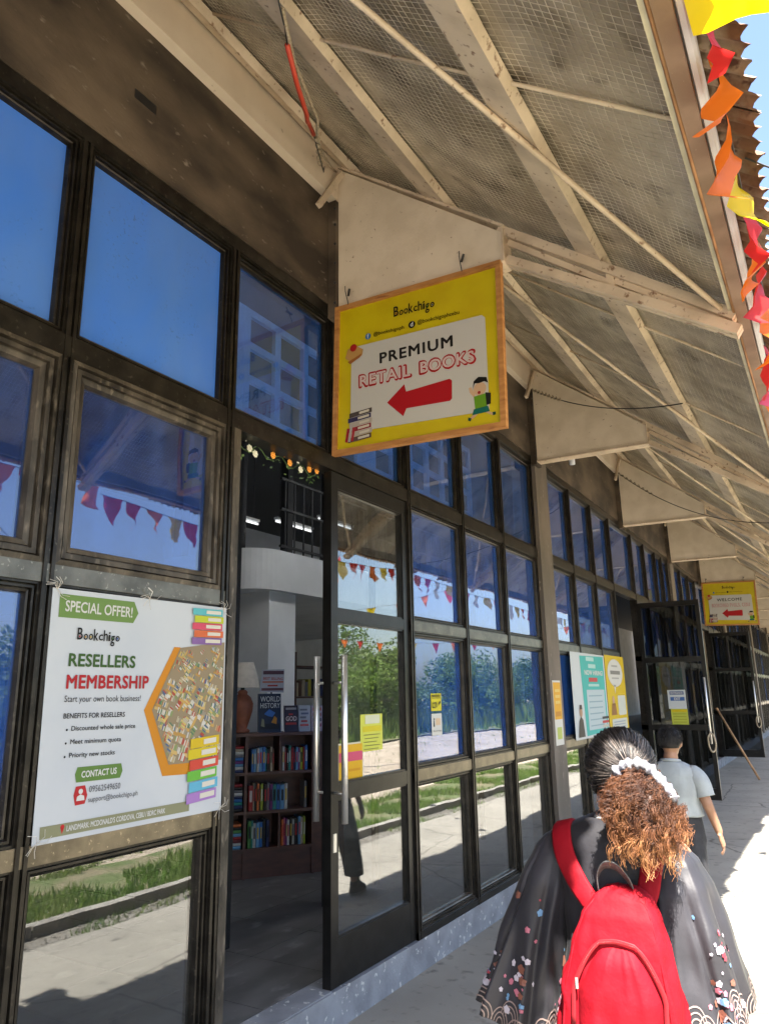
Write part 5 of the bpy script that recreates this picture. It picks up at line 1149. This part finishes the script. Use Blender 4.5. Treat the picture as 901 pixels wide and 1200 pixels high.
for i in range(260):      # flyaways
    th=rr.uniform(0,6.2832); el=rr.uniform(0,1); dv=V((math.cos(th)*math.sqrt(1-el*el),math.sin(th)*math.sqrt(1-el*el),el)); s_=V((rr.uniform(-1,1),rr.uniform(-1,1),rr.uniform(-.2,1)))*.12
    strandtube(sb,[cap((dv+s_*k/5).normalized(),1.01+.035*k/5*rr.uniform(.4,1.2)) for k in range(6)],.0006)
sb.build('strand',M['hair_black'],hr,True); sb2.build('strand',mat('hair_brown',(.13,.105,.09),None,rough=.4,spec=.6),hr,True)  # paler strands paint sunlit streaks into the black hair
PC=V((2.142,2.20,1.418)); PR=V((.121,.088,.103))
core=MB(); core.sphere(PC+V((0,.02,.01)),.080,.060,.088,n=18,m=12); core.tube([K,PC+V((0,.02,.03))],[.035,.06],12)
pt=core.build('ponytail',HB[0],woman,True)
buf=[MB(),MB(),MB()]
for i in range(250):
    # locks spread through a drooping round mass, a few longer ones at the lower right
    dv=V((rr.gauss(0,1),rr.gauss(0,1),rr.gauss(0,1))).normalized(); f=.60+.42*rr.random()**.55
    if dv.y>.6: dv.y*=-.5
    e=PC+V((dv.x*PR.x,dv.y*PR.y,dv.z*PR.z))*f
    if dv.z<-.2: e.z-=rr.random()**2*.035; e.x+=rr.random()**2*.035
    mid=K.lerp(e,.45)+V((dv.x*.05,dv.y*.045-.02,abs(dv.z)*.015+.012))
    n=34; turns=rr.uniform(3.2,6.2); am=rr.uniform(.005,.011); ph=rr.uniform(0,6.28)
    k0=K+V((rr.gauss(.012,.024),rr.gauss(0,.010),rr.gauss(-.004,.012)))
    ax=(e-k0).normalized(); o1=ax.orthogonal().normalized(); o2=ax.cross(o1)
    tone=0 if f<.74 and rr.random()<.6 else (2 if rr.random()<.45 else 1)
    for q in range(15):
        oo=V((rr.gauss(0,.004),rr.gauss(0,.004),rr.gauss(0,.004))); fz=1 if rr.random()<.85 else rr.uniform(1.4,2.6); p2=ph+rr.gauss(0,.22); a2_=am*rr.uniform(.8,1.15)*fz; L2=rr.uniform(.86,1.04); pts=[]
        for k in range(n):
            t=k/(n-1)*L2; p=k0*(1-t)**2+mid*2*t*(1-t)+e*t*t; g=a2_*min(1,t*2.0)
            pts.append(p+o1*g*math.cos(p2+turns*6.28*t)+o2*g*math.sin(p2+turns*6.28*t)+oo*(.3+t))
        strandtube(buf[tone if rr.random()<.85 else rr.randrange(3)],pts,.0009)
for q,m_ in zip(buf,HB): q.build('curl',m_,pt,True)
# scrunchie
arc=spline([(2.050,2.275,1.515),(2.066,2.258,1.556),(2.105,2.252,1.578),(2.148,2.248,1.574),(2.180,2.240,1.545),(2.208,2.226,1.515),(2.226,2.212,1.488)],22); rg=[]
for k,p in enumerate(arc):
    tg=(arc[min(k+1,len(arc)-1)]-arc[max(k-1,0)]).normalized(); u=tg.cross(V((0,1,0))).normalized(); v=tg.cross(u); r_=.0125*(1+.15*math.sin(k*.36)+.10*math.sin(k*.61+1))*min(1,.3+.1*min(k,len(arc)-1-k))
    rg.append([p+(u*math.cos(6.2832*j/10)*(1.15+.2*math.sin(k*.6))+v*math.sin(6.2832*j/10))*r_ for j in range(10)])
M['scrunch']=mat('scrunchie_cloth',(.31,.31,.33),(.15,.15,.18),rough=.7,scale=55,lo=.5,hi=.56,bump=.3,bscale=90)
MB().loft(rg,True,True,True).build('scrunchie',M['scrunch'],woman,True)
# ---- backpack
M['nylon']=mat('red_nylon',(.285,.004,.012),(.22,.003,.009),rough=.7,scale=5,spec=.18,bump=1.0,bscale=11,detail=5)
bp=thing('backpack','bright red nylon backpack worn over the black kimono jacket','backpack',(2.04,2.19,.78))
bt=[(1.262,2.062,2.235,.018,.014),(1.255,2.062,2.228,.050,.030),(1.235,2.060,2.220,.078,.046),(1.19,2.054,2.210,.106,.060),(1.12,2.047,2.205,.130,.068),(1.0,2.040,2.200,.156,.074),(.88,2.036,2.198,.166,.078),(.80,2.035,2.198,.160,.076),(.765,2.035,2.20,.14,.06)]
def bf(th,z): return 1+.07*mnoise.noise(V((math.cos(th)*2.4,math.sin(th)*2.4,z*8)))+.075*(ridge(math.cos(th)*2.1+z*5+.8*mnoise.noise(V((th,z*4,1))))-.4)*min(1,max(0,(1.25-z)*5))
MB().loft(garment(bt,1.262,.765,60,80,bf,6,3.2),True,True,True).build('main_compartment',M['nylon'],bp,True)
def bsurf(x,z,off=.003):      # face of the bag towards us
    cx,cy,rx,ry=interp(bt,z); u=max(-.985,min(.985,(x-cx)/rx)); return V((x,cy-ry*(1-abs(u)**3.2)**(1/3.2)-off,z))
# pocket: a flat padded panel with a gathered edge
rings=[]
for j in range(31):
    t=j/30; z=1.135-(1.135-.80)*t; hw=.018+(.106-.018)*min(1,t*2.8)**.55; cx=2.058-.016*t; ring=[]
    for k in range(25):
        u=-1+2*k/24; x=cx+hw*u; ed=(1-abs(u)**6)*min(1,t*9)
        ring.append(bsurf(x,z,-.002+.026*ed+.006*mnoise.noise(V((u*3+t,z*5,3)))*ed+.007*ed*ridge(u*1.7+t*.6+.4*mnoise.noise(V((u*2,t*3,9))))))
    rings.append(ring)
pk=MB().loft(rings,closed=False).build('front_pocket',M['nylon'],bp,True)
def arcp(f,grow,off):
    t=abs(f)**2.2*.62; z=1.135+grow-(1.135-.80)*t; hw=.018+(.106-.018)*min(1,t*2.8)**.55+grow; return bsurf(2.058-.016*t+hw*(1 if f>0 else -1)*min(1,abs(f)*5),z,off)
zt=[arcp(-1+2*k/40,.010,.010) for k in range(41)]
ribbon(MB(),zt,[V((.0,0,.006)) if abs(k-20)<6 else V((.006*(1 if k>20 else -1),0,.002)) for k in range(41)],.003).build('zipper_tape',mat('dark_red_tape',(.22,.004,.010),None,rough=.6),pk,True)
MB().tube(zt[8:34],.0016,5).build('zipper',mat('zip_silver',(.55,.45,.45),(.35,.12,.12),rough=.35,scale=60,metal=.5),pk,True)  # pale highlight along the zipper's upper arc, put into its colour
MB().obox(zt[6]+V((0,-.008,-.014)),(.0035,0,0),(0,.0015,0),(0,0,.013)).build('zip_pull',M['steelrod'],pk)
for sx in (-1,1):      # side seams with piping
    MB().tube([bsurf(interp(bt,z)[0]+sx*.86*interp(bt,z)[2],z,.002) for z in [1.245-.045*k for k in range(11)]],.0032,6).build('piping',M['nylon'],bp,True)
MB().tube([bsurf(1.885+.0125*k,.885+.012*math.sin(k*.26),.003) for k in range(25)],.0025,6).build('seam',M['nylon'],bp,True)
sp1=spline([(1.850,2.53,1.30),(1.848,2.47,1.362),(1.850,2.41,1.385),(1.858,2.345,1.366),(1.880,2.298,1.312),(1.920,2.275,1.245),(1.968,2.25,1.195)])
ribbon(MB(),sp1,[V((.029,.0,.006+.004*i/len(sp1))) for i in range(len(sp1))],.012).build('strap',M['nylon'],bp,True)
sp2=spline([(2.150,2.53,1.30),(2.152,2.47,1.362),(2.150,2.41,1.385),(2.145,2.345,1.366),(2.130,2.294,1.308),(2.118,2.272,1.245),(2.098,2.25,1.195)])
ribbon(MB(),sp2,[V((.028,0,-.008)) for _ in sp2],.012).build('strap',M['nylon'],bp,True)
lp=spline([(1.992,2.235,1.225),(1.994,2.222,1.275),(2.020,2.205,1.312),(2.055,2.203,1.310),(2.084,2.215,1.272),(2.090,2.235,1.222)])
ribbon(MB(),lp,[V((.004,-.014,.012)) for _ in lp],.004).build('carry_loop',mat('webbing',(.06,.06,.062),(.10,.10,.10),rough=.4,scale=90),bp,True)
# ------------------------------------------------------------------ man ahead
MX,MY=1.50,6.0
b=MB(); hc=V((MX+.012,MY,1.402)); head(b,hc,.93)
limb(b,[(MX+.008,MY-.02,1.31),(MX,MY-.015,1.24)],[.052,.056])
b.loft([[V((MX+rx*math.cos(6.2832*k/20),MY+ry*math.sin(6.2832*k/20),z)) for k in range(20)] for z,rx,ry in ((.74,.14,.10),(.82,.15,.105),(.95,.135,.10),(1.10,.15,.105),(1.19,.16,.095),(1.245,.13,.07),(1.265,.07,.055))],True,True,True)
limb(b,[(MX+.155,MY-.01,1.19),(MX+.225,MY-.03,.985),(MX+.272,MY+.03,.80)],[.048,.038,.027]); hand(b,(MX+.274,MY+.034,.785),(.18,.15,-1),(-1,0,-.1),(0,1,.1),.95)
limb(b,[(MX-.155,MY-.01,1.19),(MX-.215,MY+.02,.985),(MX-.205,MY+.14,.80)],[.048,.038,.027]); hand(b,(MX-.204,MY+.148,.785),(0,.4,-1),(1,0,0),(0,1,.3),.95)
for sx,fy in ((-.085,.20),(.085,-.16)):
    limb(b,[(MX+sx,MY,.78),(MX+sx*1.05,MY+fy*.55+.03,.43),(MX+sx,MY+fy*1.1,.085)],[.08,.055,.034])
    limb(b,[(MX+sx,MY+fy*1.1-.03,.05),(MX+sx,MY+fy*1.1+.13,.03)],[.036,.028])
man=single('person',fuse(b,.0075,5),M['skin'],'short haired person in pale grey shirt and dark trousers walking ahead','person',smooth=True); eyes(man,hc,.93)
M['shirt']=mat('grey_shirt',(.33,.365,.38),(.28,.31,.325),rough=.75,scale=9,bump=.5,bscale=14)
mt_=[(1.275,MX,MY-.01,.066,.062),(1.25,MX,MY-.005,.12,.08),(1.222,MX,MY,.172,.10),(1.18,MX,MY,.187,.115),(1.12,MX,MY,.185,.125),(.98,MX,MY,.175,.128),(.90,MX,MY,.185,.135)]
def mf(th,z): return 1+.07*mnoise.noise(V((math.cos(th)*2.5,math.sin(th)*2.5,z*7)))+.05*(ridge(th*1.3+z*2)-.4)*max(0,1.2-z)*2+.015*math.sin(6*th)*max(0,1.1-z)
o=MB().loft(garment(mt_,1.275,.90,24,48,mf,2)).build('shirt',M['shirt'],man,True); o.modifiers.new('thickness','SOLIDIFY').thickness=.004
MB().tube([(MX+.066*math.cos(6.2832*k/16),MY-.01+.062*math.sin(6.2832*k/16),1.272-.012*math.sin(6.2832*k/16)) for k in range(17)],.012,6).build('collar',M['shirt'],man,True)
for sx,pts in ((1,[(MX+.12,MY-.005,1.232),(MX+.19,MY-.015,1.12),(MX+.215,MY-.022,1.035)]),(-1,[(MX-.12,MY-.005,1.232),(MX-.19,MY+.0,1.12),(MX-.207,MY+.012,1.035)])):
    o=MB().tube(spline(pts,5),[.030,.050,.062,.070,.073,.072,.070,.068,.067,.067,.068],16,False).build('sleeve',M['shirt'],man,True); o.modifiers.new('thickness','SOLIDIFY').thickness=.004
tw=MB()
tw.loft([[V((MX+rx*math.cos(6.2832*k/24),MY+ry*math.sin(6.2832*k/24),z)) for k in range(24)] for z,rx,ry in ((.96,.16,.115),(.85,.178,.13),(.74,.19,.135),(.70,.185,.13))],True,True,True)
for sx,fy in ((-.09,.20),(.09,-.16)):
    tw.loft([[V((MX+sx+r_*math.cos(6.2832*k/16),MY+fy*f_+r_*1.1*math.sin(6.2832*k/16),z)) for k in range(16)] for z,r_,f_ in ((.80,.092,.05),(.6,.10,.35),(.42,.098,.62),(.28,.094,.85),(.17,.09,1.0))],True,True,True)
fuse(tw,.010,3).build('trousers',M['trouser'],man,True)
for sx,fy in ((-.085,.20),(.085,-.16)):
    y=MY+fy*1.1
    MB().tube([(MX+sx,y,.08),(MX+sx,y,.155)],.042,12).build('sock',ink((60,90,50)),man,True)
    sh=MB(); sh.loft([[V((MX+sx+rx*math.cos(6.2832*k/16),y+dy+ry*math.sin(6.2832*k/16),z)) for k in range(16)] for z,rx,ry,dy in ((.022,.047,.132,.05),(.05,.046,.128,.05),(.08,.042,.095,.03),(.11,.04,.06,0))],True,True,True); s_=sh.build('shoe',ink((60,60,64)),man,True)
    MB().loft([[V((MX+sx+.05*math.cos(6.2832*k/16),y+.05+.136*math.sin(6.2832*k/16),z)) for k in range(16)] for z in (0,.022)],True,True,True).build('sole',ink((190,188,184)),s_)
M['hair_short']=mat('hair_short',(.006,.005,.005),(.014,.012,.011),rough=.55,scale=30,spec=.3)
hb=MB(); ec=hc+V((0,-.012,.022)); rings=[]
for i in range(11):
    ph=math.pi*.62*(i+.05)/10
    rings.append([ec+V((.080*math.sin(ph)*math.cos(6.2832*k/24),.100*math.sin(ph)*math.sin(6.2832*k/24)*(1 if math.sin(6.2832*k/24)<0 else (1 if ph<1.1 else .72)),.100*math.cos(ph)-(.02 if math.sin(6.2832*k/24)<-.3 and i>8 else 0))) for k in range(24)])
hb.loft(rings,True,True,True); hr2=hb.build('hair',M['hair_short'],man,True)
sb=MB()
for i in range(1100):
    ph=math.acos(rr.uniform(-.2,1)); th=rr.uniform(0,6.28)
    if math.sin(th)>.4 and ph>1.0: continue
    dv=V((.081*math.sin(ph)*math.cos(th),.101*math.sin(ph)*math.sin(th),.101*math.cos(ph))); p=ec+dv; dn=V((0,0,-1)); tg=(dn-dv.normalized()*dn.dot(dv.normalized()))*.02+V((rr.uniform(-.006,.006),rr.uniform(-.006,.006),0))
    strandtube(sb,[p,p+tg*.5+dv*.05,p+tg+dv*rr.uniform(.03,.10)],.0012)
sb.build('strand',M['hair_short'],hr2)
